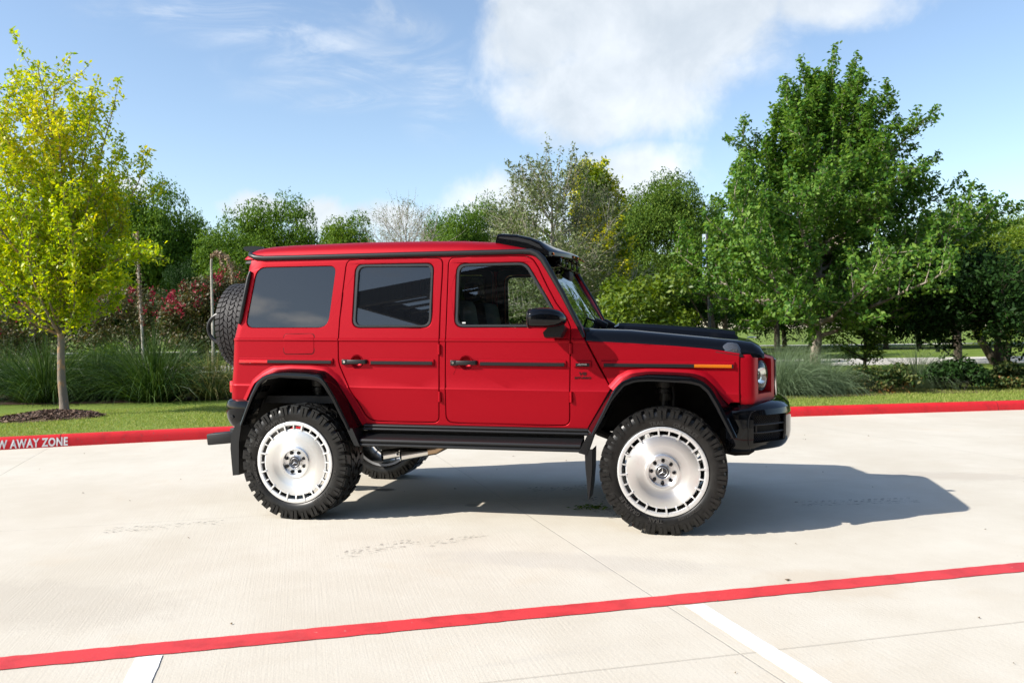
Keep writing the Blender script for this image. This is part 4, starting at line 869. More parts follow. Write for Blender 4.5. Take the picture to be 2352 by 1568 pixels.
def wheel(x, y, rz, spin):
    wo = link('wheel', ME_RIM, CAR); wo.location = (x, y, RT-.004); wo.rotation_euler = (0, spin, rz)
    for nm, me in (('tyre', ME_TYRE), ('wheel_disc', ME_DISC), ('hub_cap', ME_CAP), ('brake_disc', ME_HUB)): link(nm, me, wo)
    for m_ in ME_TXT: link('tyre_lettering', m_, wo)
    for k in range(8): o = link('lug_nut', ME_NUT, wo); o.rotation_euler = (0, 2*PI*k/8+.04, 0)
    return wo
WY = .933
wheel(0, -WY, 0, .02); wheel(2.89, -WY, 0, 0); wheel(0, WY, PI, .7); wheel(2.89, WY, PI, 1.3)
bpy.data.objects['wheel'].rotation_euler = (0, 1.9, 0)
# spare wheel on the tailgate
tm = tyre_mesh(False, .40, .128, .23); tm.V = [(y, x, z) for x, y, z in tm.V]; sp = link('spare_wheel', meshdata('spare_wheel', tm.V, tm.F, mat('spare_tyre_rubber', (.030, .030, .031), .6, spec=.35), angle=28), CAR); sp.location = (-1.00, 0, 1.555)
mb = MB(); mb.tube([(-1.10-.285*abs(math.sin(PI*k/16))**.6, -.10, 1.535+.150*math.cos(PI*k/16)) for k in range(17)], .0175, 8); mb.build('spare_cover_hoop', M_TRIM, CAR)
mb = MB(); mb.lathe([(0, -.13), (.18, -.13), (.235, -.10), (.24, .10), (0, .11)], 32, (-1.0, 0, 1.555), 'X'); mb.box(-.95, -.66, -.15, .15, 1.40, 1.70, .02); mb.build('spare_carrier', M_TRIM, CAR)
# axles, dampers, exhaust
for x in (0, 2.89):
    mb = MB(); mb.tube([(x, -.72, .60), (x, .72, .60)], .055, 12); mb.box(x-.13, x+.13, -.12, .2, .48, .74, .05)
    for s in (-1, 1): mb.box(x-.09, x+.09, s*.74-.07, s*.74+.07, .40, .70, .03)
    mb.build('axle', M_DARK, CAR)
    for s in (-1, 1):
        mb = MB(); mb.tube([(x, s*.62, .60), (x-.01, s*.60, 1.09)], .036, 10); mb.tube([(x+.075, s*.62, .62), (x+.055, s*.60, 1.08)], .016, 8); mb.tube([(x-.01, s*.60, .99), (x-.01, s*.60, 1.02)], .062, 12)
        sh = mb.build('shock_absorber', M_TRIM, CAR); mb = MB(); mb.tube([(x-.01, s*.6005, 1.03), (x-.01, s*.6, 1.085)], .068, 14); mb.tube([(x, s*.6205, .93), (x, s*.62, .985)], .046, 14); mb.build('shock_collar', M_BRAKE, sh)
        mb = MB(); mb.tube([(x+(.55 if x < 1 else -.55), s*.42, .66), (x+(.2 if x < 1 else -.2), s*.60, .56), (x, s*.66, .52)], .035, 8); mb.build('control_arm', M_DARK, CAR)
for s in (-1, 1):
    mb = MB(); mb.tube([(.80, s*.74, .512), (.93, s*.735, .512), (1.04, s*.70, .528), (1.12, s*.62, .57), (1.19, s*.48, .66)], .047, 14); ex = mb.build('exhaust_pipe', M_HEATED, CAR)
    for dx in (0, .185):
        mb = MB(); a = Vector((.985-dx*.83, s*.735, .512)); b = Vector((.806-dx*.83, s*.86, .492)); mb.tube([a, a+(b-a)*.96, b], [.038, .044, .044], 20, caps=False); mb.tube([b, b+(a-b)*.02, b+(a-b)*.7], [.044, .039, .036], 20, caps=False); mb.build('tail_pipe', M_CHROME, ex)
# ---- cabin
mb = MB(); mb.box(-.6, 2.2, -.80, .80, .90, .96); mb.box(2.0, 2.24, -.80, .80, .96, 1.46, .06); mb.build('cabin_floor', M_INT, CAR)
for (x, y, tall) in ((1.20, -.40, 1), (1.20, .40, 1), (.25, -.45, 0), (.25, .45, 0), (.25, 0, 0)):
    w_ = .26 if tall else .21
    mb = MB(); mb.box(x, x+.52, y-w_, y+w_, 1.02, 1.22, .05); mb.box(x-.10, x+.10, y-w_, y+w_, 1.16, 1.74, .06, rot=(0, -.16, 0)); st = mb.build('seat', M_INT, CAR)
    mb = MB(); mb.box(x-.19, x-.08, y-.13, y+.13, 1.76, 1.93, .04); mb.tube([(x-.13, y-.05, 1.68), (x-.135, y-.05, 1.80)], .007, 6); mb.build('headrest', M_INT, st)
mb = MB(); R_ = .185; cx_, cz_ = 1.86, 1.46; mb.tube([(cx_+R_*.42*math.sin(a), .42+R_*math.cos(a), cz_+R_*.9*math.sin(a)) for a in np.linspace(0, 2*PI, 25)], .014, 8); mb.tube([(cx_, .25, cz_), (cx_+.02, .59, cz_)], .014, 6); mb.tube([(cx_, .42, cz_), (2.05, .42, 1.36)], .03, 8); mb.build('steering_wheel', M_INT, CAR)
# ---- writing on the flank
def side_text(txt, x, z, size, out, m, parent, name, slant=.0, ex=.0012, sx=1.0, bold=.0006):
    V, F = text_mesh(txt, size, extrude=ex, bold=bold); V = [(x+a*sx+b*slant, Yb(x, z)-out-c, z+b) for a, b, c in V]; return link(name, meshdata(name, V, F, m, smooth=False), parent)
_side = [o for o in CAR.children if o.name.startswith('body_side')][0]
side_text('V8', 2.289, 1.147, .034, .002, M_TEXT, _side, 'lettering', slant=.25, sx=1.55, bold=.0012)
side_text('BITURBO', 2.289, 1.117, .0205, .002, M_TEXT, _side, 'lettering', slant=.15, sx=1.5, bold=.0008)
_bd = [o for o in _side.children if o.name.startswith('side_badge')][0]
side_text('AMG', 2.288, 1.2195, .0165, .0215, M_SILVER, _bd, 'lettering', slant=.2, sx=1.9, bold=.0008)
_fd = [o for o in CAR.children if o.name.startswith('front_door')][0]
mb = MB(); mb.box(1.335, 1.362, Yb(1.35, 1.545)+.0085, Yb(1.35, 1.545)+.0115, 1.541, 1.552); mb.build('window_sticker', mat('sticker_white', (.6, .62, .6), .5), _fd, smooth=False)
# ================================================================== plants
rg = np.random.default_rng(11)
def unit(v): return v/np.maximum(np.linalg.norm(v, axis=-1, keepdims=True), 1e-9)
def leafdata(name, P, S, m, up=.5, asp=.5, seed=0, out=None, outw=0.0, droop=0.0):
    """one small folded blade per point P with length S, in one mesh"""
    r = np.random.default_rng(seed+100); n = len(P); S = np.broadcast_to(S, (n,))
    nr = r.normal(size=(n, 3)); nr[:, 2] = np.abs(nr[:, 2])*.6+up
    if out is not None: nr = nr+out*outw
    nr = unit(nr); a = r.normal(size=(n, 3)); a[:, 2] -= droop; a = unit(a-nr*(a*nr).sum(1, keepdims=True)); b = np.cross(nr, a)
    L_ = S[:, None]*.5; W_ = S[:, None]*asp*.5
    V = np.empty((n, 4, 3)); V[:, 0] = P-a*L_; V[:, 1] = P+b*W_+nr*W_*.25-a*L_*.1; V[:, 2] = P+a*L_; V[:, 3] = P-b*W_+nr*W_*.25-a*L_*.1
    me = bpy.data.meshes.new(name); me.vertices.add(n*4); me.vertices.foreach_set('co', V.reshape(-1).astype(np.float32)); me.loops.add(n*4); me.loops.foreach_set('vertex_index', np.arange(n*4, dtype=np.int32))
    me.polygons.add(n); me.polygons.foreach_set('loop_start', np.arange(0, n*4, 4, dtype=np.int32)); me.update(calc_edges=True); me.materials.append(m); me.validate(); return me
def bladedata(name, B, D, Ln, W, m, droop=1.0, seg=4, seed=0):
    """arching grass blades: base B, unit start direction D, length Ln, width W"""
    r = np.random.default_rng(seed+7); n = len(B); V = np.empty((n, seg+1, 2, 3)); p = B.copy(); d = D.copy(); st = (Ln/seg)[:, None]
    side = unit(np.cross(D, np.array([0, 0, 1.0]))+r.normal(size=(n, 3))*.35)
    for k in range(seg+1):
        w = (W*(1-(k/seg)**1.5)*.5+.0006)[:, None]; V[:, k, 0] = p-side*w; V[:, k, 1] = p+side*w
        p = p+d*st; d = unit(d+np.array([0, 0, -1.0])*(droop*(k+1)/seg**1.6)[:, None] if isinstance(droop, np.ndarray) else d+np.array([0, 0, -1.0])*droop*(k+1)/seg**1.6)
    idx = np.arange(n*(seg+1)*2).reshape(n, seg+1, 2); F = np.stack([idx[:, :-1, 0], idx[:, :-1, 1], idx[:, 1:, 1], idx[:, 1:, 0]], -1).reshape(-1)
    me = bpy.data.meshes.new(name); me.vertices.add(n*(seg+1)*2); me.vertices.foreach_set('co', V.reshape(-1).astype(np.float32)); me.loops.add(len(F)); me.loops.foreach_set('vertex_index', F.astype(np.int32)); me.polygons.add(n*seg); me.polygons.foreach_set('loop_start', np.arange(0, len(F), 4, dtype=np.int32)); me.update(calc_edges=True); me.materials.append(m); return me
def bark(name, c0, c1, sc_=9): return vary(mat(name, c0, .9, spec=.15), sc_, c0, c1, .35, .65, 6, (1, 1, .25), bump=.02, bscale=22)
BK_GREY = bark('grey_bark', (.16, .13, .10), (.34, .30, .25)); BK_DARK = bark('dark_bark', (.035, .028, .02), (.09, .075, .055)); BK_PALE = bark('lichen_bark', (.30, .27, .23), (.52, .49, .44)); BK_TWIG = bark('dry_twig', (.24, .21, .17), (.42, .38, .33), 20)
BK_ORANGE = vary(bark('elm_bark', (.15, .12, .09), (.30, .25, .20)), 7, (.20, .17, .14), (.50, .26, .09), .52, .70, 6, (1, 1, .6), bump=.015, bscale=20)
LF_LIME = leafmat('lime_leaves', [(.16, .28, .008), (.24, .37, .010), (.34, .46, .012), (.44, .52, .014), (.52, .54, .02)], .50, .40)
LF_GOLD = leafmat('golden_leaves', [(.46, .54, .014), (.58, .58, .016), (.68, .60, .03)], .42, .40)
LF_OAK = leafmat('oak_leaves', [(.040, .11, .016), (.064, .16, .022), (.098, .205, .028), (.14, .25, .038), (.19, .30, .05)], .38, .48, .18)
LF_LIVE = leafmat('live_oak_leaves', [(.045, .10, .012), (.075, .15, .016), (.11, .20, .02), (.15, .24, .03)], .32, .6, .12)
LF_MID = leafmat('mid_green_leaves', [(.045, .10, .010), (.08, .155, .014), (.12, .205, .02), (.17, .25, .03)], .33, .6, .12)
LF_OLIVE = leafmat('olive_leaves', [(.04, .09, .012), (.068, .13, .016), (.10, .17, .022), (.145, .21, .03)], .3, .6, .12)
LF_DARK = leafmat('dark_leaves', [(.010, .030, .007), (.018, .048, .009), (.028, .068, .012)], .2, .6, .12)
LF_FRESH = leafmat('fresh_leaves', [(.055, .105, .010), (.09, .155, .013), (.135, .205, .017), (.18, .24, .024)], .34, .42)
LF_GREY = leafmat('grey_green_leaves', [(.085, .12, .04), (.14, .18, .06), (.21, .245, .10)], .3, .5)
LF_FEATHER = leafmat('feathery_leaves', [(.06, .12, .010), (.11, .19, .014), (.17, .25, .02), (.24, .30, .03)], .4, .5)
LF_MYRTLE = leafmat('myrtle_leaves', [(.035, .055, .012), (.06, .075, .018), (.09, .085, .025), (.12, .075, .03), (.065, .11, .02)], .3, .5)
LF_BLOSSOM = leafmat('crimson_blossom', [(.24, .012, .025), (.34, .018, .04), (.18, .01, .02)], .25, .6)
LF_SHRUB = leafmat('shrub_leaves', [(.016, .038, .010), (.032, .066, .014), (.065, .10, .024), (.14, .14, .04)], .25, .55, .18)
LF_RUSSET = leafmat('russet_leaves', [(.18, .08, .025), (.24, .13, .03), (.10, .11, .03)], .25, .5)
LF_DRY = leafmat('dry_pods', [(.20, .13, .07), (.32, .23, .14), (.45, .37, .28)], .15, .8)
GR_DARK = leafmat('sedge_blades', [(.014, .038, .008), (.026, .062, .011), (.044, .092, .016), (.09, .145, .035)], .26, .5, .22)
GR_PALE = leafmat('muhly_blades', [(.085, .13, .06), (.13, .19, .095), (.20, .27, .15)], .3, .5)
GR_STRAW = leafmat('straw_blades', [(.07, .11, .02), (.15, .18, .04), (.38, .32, .14)], .3, .6)
GR_LAWN = leafmat('lawn_blades', [(.16, .24, .03), (.23, .31, .05), (.30, .35, .08), (.42, .40, .14)], .35, .6, .3)
def tube_np(mb, P, R, n=6): mb.tube([tuple(p) for p in P], [float(r) for r in R], n, caps=False)
def curve_pts(a, d, L_, n, bend, jit, r):
    """a limb from a along d, bending towards 'bend', with a little wander"""
    p = np.array(a, float); d = unit(np.array(d, float)); out = [p.copy()]
    for k in range(n):
        d = unit(d+np.array(bend)*(1.0/n)+r.normal(size=3)*jit); p = p+d*(L_/n); out.append(p.copy())
    return np.array(out)
def branch_tree(seed, h, tr, cb, prof, nl, ns, nleaf, S, sig, elev=(25, 70), lean=(0, 0), upb=.5, lmat=None, bmat=None, asp=.5, tops=0, trunk_top=.92, flare=1.35, leaf_up=.5, sub_len=.38, twig=True, lobes=.18, start=.22, sub_r=.35, outw=.0, side=(0, 0)):
    """trunk, limbs to the crown's envelope, side branches and leaves along them; returns mesh data of wood and leaves.
    prof: (fraction of the crown's height, radius in metres)"""
    r = np.random.default_rng(seed); mb = MB(); tz = [0, .12, .3, .6, 1, 1.5, 2.2, 3.2, 4.5, 6, 8, 11, 14]; tz = [z for z in tz if z < h*trunk_top]+[h*trunk_top]
    wob = np.cumsum(r.normal(size=(len(tz), 2))*.018, 0)*np.sqrt(h/8); TP = np.array([[lean[0]*z+wob[i, 0], lean[1]*z+wob[i, 1], z] for i, z in enumerate(tz)])
    TR = np.array([max(tr*(1-z/(h*trunk_top))**.75, .012)*(1+(flare-1)*math.exp(-z/.15)) for z in tz]); mb.tube([tuple(p) for p in TP], list(TR), 10, caps=False)
    tp_ = lambda z: np.array([np.interp(z, tz, TP[:, 0]), np.interp(z, tz, TP[:, 1]), z]); tr_ = lambda z: float(np.interp(z, tz, TR))
    ph = r.uniform(0, 6.28, 4); Rf = lambda t, az: float(np.interp(t, [p[0] for p in prof], [p[1] for p in prof]))*(1+lobes*math.sin(3*az+ph[0]+4*t)+lobes*.6*math.sin(5*az+ph[1]-7*t)+side[1]*math.cos(az-side[0])*math.exp(-((t-.62)/.22)**2))
    segs = []
    H = h-cb
    for i in range(nl):
        u = (i+.5)/nl; zt = cb+H*(.03+.95*u**.9); az = i*2.39996+r.normal()*.25; R_ = max(Rf((zt-cb)/H, az), .1)*r.uniform(.84, 1.06)
        el = math.radians(np.interp(u, [0, 1], elev)+r.normal()*6); rise = R_*math.tan(el)*.75; z0 = max(min(zt-rise, h*trunk_top*.97), cb*.80 if u < .5 else cb); a = tp_(z0)
        tgt = tp_(min(zt, h*trunk_top))*np.array([1, 1, 0])+np.array([R_*math.cos(az), R_*math.sin(az), zt]); d = tgt-a; L_ = float(np.linalg.norm(d)); d0 = unit(d*np.array([1, 1, .55])); P = curve_pts(a, d0, L_*1.05, 7, (0, 0, upb), .07, r)
        r0 = min(tr_(z0)*.55, .012+.018*L_); mb.tube([tuple(p) for p in P], list(np.linspace(r0, .006, len(P))), 6, caps=False); segs.append((P[3:], 1.0))
        for k in range(ns):
            s = start+(1-start)*(k+r.uniform(.2, .8))/ns; q = s*(len(P)-1); j = int(min(q, len(P)-2)); o = P[j]+(P[j+1]-P[j])*(q-j); dl = unit(P[j+1]-P[j]); rd = r.normal(size=3); rd = unit(rd-dl*(rd@dl)); sd_ = unit(dl*.55+rd*.85+np.array([0, 0, upb*.45])); Ls = L_*sub_len*(1.15-.6*s)*r.uniform(.7, 1.3)+.12
            Q = curve_pts(o, sd_, Ls, 4, (0, 0, upb*.8), .10, r); mb.tube([tuple(p) for p in Q], list(np.linspace(max(r0*.38*(1-s*.5), .006), .003, len(Q))), 4, caps=False); segs.append((Q, Ls))
    for i in range(tops):
        az = r.uniform(0, 6.28); u = r.uniform(.55, 1.0); zt = cb+H*u; R_ = Rf(u, az)*r.uniform(.5, .95); a = tp_(min(zt-.6, h*trunk_top))*np.array([1, 1, 0])+np.array([R_*math.cos(az)*.85, R_*math.sin(az)*.85, zt-.7]); Q = curve_pts(a, (math.cos(az)*.3, math.sin(az)*.3, 1), r.uniform(.9, 1.5), 5, (0, 0, .5), .06, r); mb.tube([tuple(p) for p in Q], list(np.linspace(.012, .003, len(Q))), 4, caps=False); segs.append((Q, 1.4))
    wts = np.array([w_ for _, w_ in segs]); cnt = np.maximum((wts/wts.sum()*nleaf).astype(int), 4); Pl = []
    for (Q, _), c in zip(segs, cnt):
        t = r.uniform(.12, 1.02, c)*(len(Q)-1); j = np.clip(t.astype(int), 0, len(Q)-2); f = (t-j)[:, None]; Pl.append(Q[j]*(1-f)+Q[j+1]*f+r.normal(size=(c, 3))*sig*(1.15-.65*(t/(len(Q)-1)))[:, None])
    Pl = np.concatenate(Pl); Pl = Pl[Pl[:, 2] > .25]; Sz = S*r.uniform(.65, 1.3, len(Pl)); ctr = np.array([lean[0]*h*.6, lean[1]*h*.6, cb+H*.4]); out = unit(Pl-ctr)
    return mb, Pl, Sz, out
def plant_tree(name, seed, loc, label, cat, group=None, rz=0.0, gold=0.0, goldmat=None, **k):
    lm, bm_ = k['lmat'], k['bmat']; mb, Pl, Sz, out = branch_tree(seed, **k); t = empty(name, loc, rz, label, cat, group)
    mb.build('trunk', bm_, t, angle=60); r = np.random.default_rng(seed+5)
    if gold:
        zz_ = Pl[:, 2]/Pl[:, 2].max(); cl = np.sin(Pl[:, 0]*2.3+1)*np.sin(Pl[:, 1]*2.1)*np.sin(Pl[:, 2]*1.9+2); g = (r.uniform(size=len(Pl)) < gold*np.clip((zz_-.25)*1.8, 0, 1)*np.clip(.6+cl*1.6, 0, 1.5)); link('young_leaves', leafdata('young_leaves', Pl[g], Sz[g], goldmat, k.get('leaf_up', .5), k.get('asp', .5), seed+1), t); Pl, Sz, out = Pl[~g], Sz[~g], out[~g]
    link('crown', leafdata('crown', Pl, Sz, lm, k.get('leaf_up', .5), k.get('asp', .5), seed, out, k.get('outw', 0.0)), t); return t
def lump_crown(name, seed, w_, h, nl, nleaf, S, m, asp=.55, lr=(.16, .30), flat=.8, base=.12, skew=0.0, shell=.55, lump_out=.95):
    """billowing crown of width w_ and height h standing on z=0: leaf masses on many overlapping lumps"""
    r = np.random.default_rng(seed); C_ = []; 
    for i in range(nl):
        v = unit(r.normal(size=3)); v[2] = abs(v[2])*1.1-.28; v = unit(v); k = r.uniform(shell, lump_out); C_.append(np.array([v[0]*w_/2*k, v[1]*w_/2*k, h*(.40+.5*v[2]*k)])+r.normal(size=3)*.05*w_)
    C_ = np.array(C_); Rl = r.uniform(lr[0], lr[1], nl)*w_*(.6+.4*h/w_); cnt = (Rl**2/np.sum(Rl**2)*nleaf).astype(int); P = []; O = []
    for c, R_, n in zip(C_, Rl, cnt):
        d = unit(r.normal(size=(n, 3))); d[:, 2] = np.where(d[:, 2] < -.3, -d[:, 2]*.6, d[:, 2]); k = np.where(r.uniform(size=n) < .8, r.uniform(.84, 1.03, n), r.uniform(.5, 1.10, n))[:, None]; q = c+d*R_*k*np.array([1, 1, flat])*(1+.16*np.sin(d[:, :1]*9+seed)*np.sin(d[:, 1:2]*8)); P.append(q); O.append(d)
    P = np.concatenate(P); O = np.concatenate(O); ok = P[:, 2] > base*h; P, O = P[ok], O[ok]; top = np.quantile(P[:, 2], .996)
    P[:, 2] *= h/top; return leafdata(name, P, S*r.uniform(.6, 1.3, len(P)), m, .25, asp, seed, O, .7)
def stem_mesh(seed, h, tr, n=1, spread=.3, fork=5, cr=2.0):
    r = np.random.default_rng(seed); mb = MB()
    for k in range(n):
        az = r.uniform(0, 6.28); a = np.array([math.cos(az), math.sin(az), 0])*spread*.35*(n > 1); P = curve_pts(a, (math.cos(az)*spread*(n > 1)+r.normal()*.04, math.sin(az)*spread*(n > 1)+r.normal()*.04, 1), h*.6, 6, (0, 0, .2), .05, r); mb.tube([tuple(p) for p in P], list(np.linspace(tr*1.25, tr*.6, len(P))), 8, caps=False)
        for i in range(fork):
            j = 2+int(r.uniform(0, len(P)-2)); az2 = r.uniform(0, 6.28); Q = curve_pts(P[min(j, len(P)-1)], (math.cos(az2), math.sin(az2), .75), cr*r.uniform(.6, 1), 5, (0, 0, .4), .09, r); mb.tube([tuple(p) for p in Q], list(np.linspace(tr*.45, tr*.08, len(Q))), 5, caps=False)
    return mb
# ---- the two street trees nearest the lot
p = at(143, 14.45, kz); p.z = .13
plant_tree('street_tree', 21, p, 'young lime-yellow street tree growing from the mulch ring beside the lettered red kerb', 'tree', h=zat(130, 88, 14.45)-.75, tr=.072, cb=1.70, prof=[(0, .55), (.08, .95), (.20, 1.10), (.45, 1.06), (.70, 1.0), (.86, .85), (.95, .6), (1, .3)], nl=44, ns=11, nleaf=36000, S=.084, sig=.075, elev=(45, 82), lean=(-.020, .0), upb=.75, lmat=LF_LIME, bmat=BK_ORANGE, asp=.46, trunk_top=.80, tops=10, leaf_up=.35, sub_len=.30, gold=.55, goldmat=LF_GOLD, lobes=.09, start=.10)
# its long low bough reaching right
st_ = [o for o in bpy.data.objects if o.name == 'street_tree'][0]
r = np.random.default_rng(3); mb = MB(); PP = []
for (z0, L_, dx, dz, by) in ((1.9, 2.0, .95, .75, -.25), (2.15, 2.35, .95, .78, -.80), (1.8, 1.6, .9, .55, -.5)):
    Q = curve_pts((-.03*z0, 0, z0), (dx, -.1, dz), L_, 9, (.25, 0, by), .03, r); mb.tube([tuple(q) for q in Q], list(np.linspace(.022, .004, 10)), 6, caps=False)
    for k in range(26):
        t = r.uniform(.25, 1.0)*9; j = int(min(t, 8)); o = Q[j]+(Q[j+1]-Q[j])*(t-j); W2 = curve_pts(o, (r.normal()*.6+.4, r.normal()*.6, r.uniform(-.2, .8)), r.uniform(.15, .5), 3, (0, 0, .1), .08, r); mb.tube([tuple(q) for q in W2], [.006, .005, .004, .002], 4, caps=False); PP.append(np.concatenate([W2[1]+r.normal(size=(14, 3))*.06, W2[2]+r.normal(size=(14, 3))*.06, W2[3]+r.normal(size=(10, 3))*.06]))
mb.build('bough', BK_ORANGE, st_, angle=60); PP = np.concatenate(PP); link('young_leaves', leafdata('bough_leaves', PP, .085*r.uniform(.7, 1.3, len(PP)), LF_LIME, .3, .46, 9), st_)
# mulch ring
r = np.random.default_rng(5); n = 2600; a = r.uniform(0, 6.28, n); q = np.sqrt(r.uniform(0, 1, n)); rr = q*(.72+.10*np.sin(3*a+1)+.06*np.sin(7*a)); P = np.stack([rr*np.cos(a)*1.0, rr*np.sin(a)*1.15, .015+.085*(1-q**2)+r.uniform(0, .02, n)], 1)
M_CHIP = leafmat('bark_chips', [(.05, .028, .018), (.11, .065, .045), (.17, .11, .08), (.24, .17, .13)], .02, .9)
mul = empty('mulch_ring', (p.x-.03, p.y-.25, kz-.02), 0, 'round mound of brown bark mulch at the foot of the lime-yellow tree', 'mulch')
mb = MB(); mb.lathe([(.78, -.03), (.74, .012), (.45, .055), (.15, .085), (0, .09)], 40, axis='Z'); mb.V = [(x*(1+.12*math.sin(3*math.atan2(y, x)+1)), y*1.15, z) for x, y, z in mb.V]; mb.build('mound', M_SOIL, mul); link('chips', leafdata('chips', P, r.uniform(.03, .09, n), M_CHIP, 1.2, .4, 5), mul)
OAKP = [(0, 2.9), (.05, 3.7), (.13, 4.0), (.25, 3.75), (.40, 3.1), (.55, 2.55), (.70, 2.0), (.84, 1.3), (.93, .75), (1, .2)]
po = at(1872, 21.0, .13)
plant_tree('oak_tree', 33, po, 'tall dark green red oak with upright ragged shoots beside the nose of the suv', 'tree', h=zat(1975, 165, 21)-.13, tr=.14, cb=1.40, prof=OAKP, nl=64, ns=18, nleaf=108000, S=.115, sig=.10, elev=(8, 62), lean=(.022, 0), upb=.55, lmat=LF_OAK, bmat=BK_GREY, asp=.55, tops=40, leaf_up=.4, sub_len=.27, lobes=.15, start=.15, outw=.3, side=(.23, .14))
# ---- trees at the right edge, in the shade of each other
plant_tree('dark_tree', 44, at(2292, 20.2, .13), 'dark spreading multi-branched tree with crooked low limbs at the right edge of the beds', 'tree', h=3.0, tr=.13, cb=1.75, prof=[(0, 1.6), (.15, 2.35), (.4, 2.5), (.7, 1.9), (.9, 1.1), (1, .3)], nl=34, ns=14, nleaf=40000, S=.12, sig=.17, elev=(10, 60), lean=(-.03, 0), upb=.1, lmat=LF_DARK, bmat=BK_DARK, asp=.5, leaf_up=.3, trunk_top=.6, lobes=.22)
fe = empty('feathery_tree', at(2300, 29, .13), 0, 'bright feathery yellow-green tree rising behind the dark tree at the right edge', 'tree')
link('crown', lump_crown('crown', 61, 8.0, zat(2250, 470, 29)-.13, 80, 70000, .13, LF_FEATHER, .26, (.10, .18)), fe); stem_mesh(3, 3.6, .13, 3, .4).build('trunk', BK_DARK, fe)
pc = plant_tree('cedar', 52, at(1985, 23.0, .13), 'small dark loose-branched tree standing just right of the oak trunk', 'tree', h=3.4, tr=.05, cb=.45, prof=[(0, .55), (.3, .95), (.6, .85), (1, .2)], nl=26, ns=9, nleaf=8500, S=.10, sig=.10, elev=(30, 65), lean=(.05, 0), upb=.5, lmat=LF_LIVE, bmat=BK_DARK, asp=.35, lobes=.25)
# ---- middle row behind the car
gt = plant_tree('grey_tree', 71, at(1270, 27.0, .13), 'thin grey half-bare tree with pale twigs behind the black roof visor', 'tree', h=zat(1290, 355, 27)-.13, tr=.12, cb=1.4, prof=[(0, 1.3), (.25, 2.1), (.55, 2.25), (.8, 1.5), (.93, .8), (1, .25)], nl=44, ns=24, nleaf=24000, S=.115, sig=.10, elev=(15, 68), lean=(.0, 0), upb=.45, lmat=LF_GREY, bmat=BK_TWIG, asp=.42, tops=24, lobes=.15, sub_len=.42)
plant_tree('elm', 75, at(1362, 30.5, .13), 'narrow elm with a golden-yellow tip just right of the grey half-bare tree', 'tree', h=zat(1362, 372, 30.5)-.13, tr=.12, cb=1.5, prof=[(0, 1.0), (.3, 1.25), (.6, 1.15), (.85, .75), (1, .15)], nl=34, ns=11, nleaf=30000, S=.15, sig=.14, elev=(45, 75), lean=(0, 0), upb=.7, lmat=LF_FRESH, bmat=BK_GREY, asp=.45, gold=1.1, goldmat=LF_GOLD, tops=8)
sm = empty('leafy_shrub', at(1465, 21.5, .13), 0, 'bright fresh green broad-leaved shrub standing above the windscreen base', 'shrub')
link('foliage', lump_crown('foliage', 81, 2.3, zat(1450, 632, 21.5)-.13, 30, 7500, .15, LF_FRESH, .42, (.13, .24)), sm); stem_mesh(8, 1.6, .035, 5, .5, 3, .8).build('stem', BK_GREY, sm)
# ---- far belt of park trees: six crowns shared between the individuals
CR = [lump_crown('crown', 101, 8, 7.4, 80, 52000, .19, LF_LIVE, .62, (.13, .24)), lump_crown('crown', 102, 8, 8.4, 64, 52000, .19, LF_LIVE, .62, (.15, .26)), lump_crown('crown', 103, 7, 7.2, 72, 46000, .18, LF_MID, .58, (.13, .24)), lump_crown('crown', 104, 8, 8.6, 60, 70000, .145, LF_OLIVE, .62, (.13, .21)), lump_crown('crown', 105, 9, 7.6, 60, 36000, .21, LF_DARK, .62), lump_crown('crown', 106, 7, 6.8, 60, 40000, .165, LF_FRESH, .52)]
TK = [stem_mesh(200+i, 5.5, .20, 1, 0, 6, 2.2) for i in range(3)]; TKM = [meshdata('trunk', m_.V, m_.F, BK_DARK, angle=60) for m_ in TK]
def park_tree(px, depth, top, wpx, kind, label, group=None, base=1.5, name='park_tree'):
    t = empty(name, at(px, depth, .13), 0, label, 'tree', group); W0, H0 = ((8, 7.4), (8, 8.4), (7, 7.2), (8, 8.6), (9, 7.6), (7, 6.8))[kind]; ht = zat(px, top, depth)-.13; wd = wpx/FPX*depth
    c = link('crown', CR[kind], t); c.location = (0, 0, base-.12*(ht-base)); c.scale = (wd/W0/1.12, wd/W0/1.12, (ht-base)*1.12/H0); c.rotation_euler = (0, 0, (px*.37) % 6.28)
    k = link('trunk', TKM[int(px) % 3], t); s = (ht*.62)/4.0; k.scale = (s*.8, s*.8, s); k.rotation_euler = (0, 0, (px*.7) % 6.28); return t
FAR = 'park trees in the belt behind the lot'
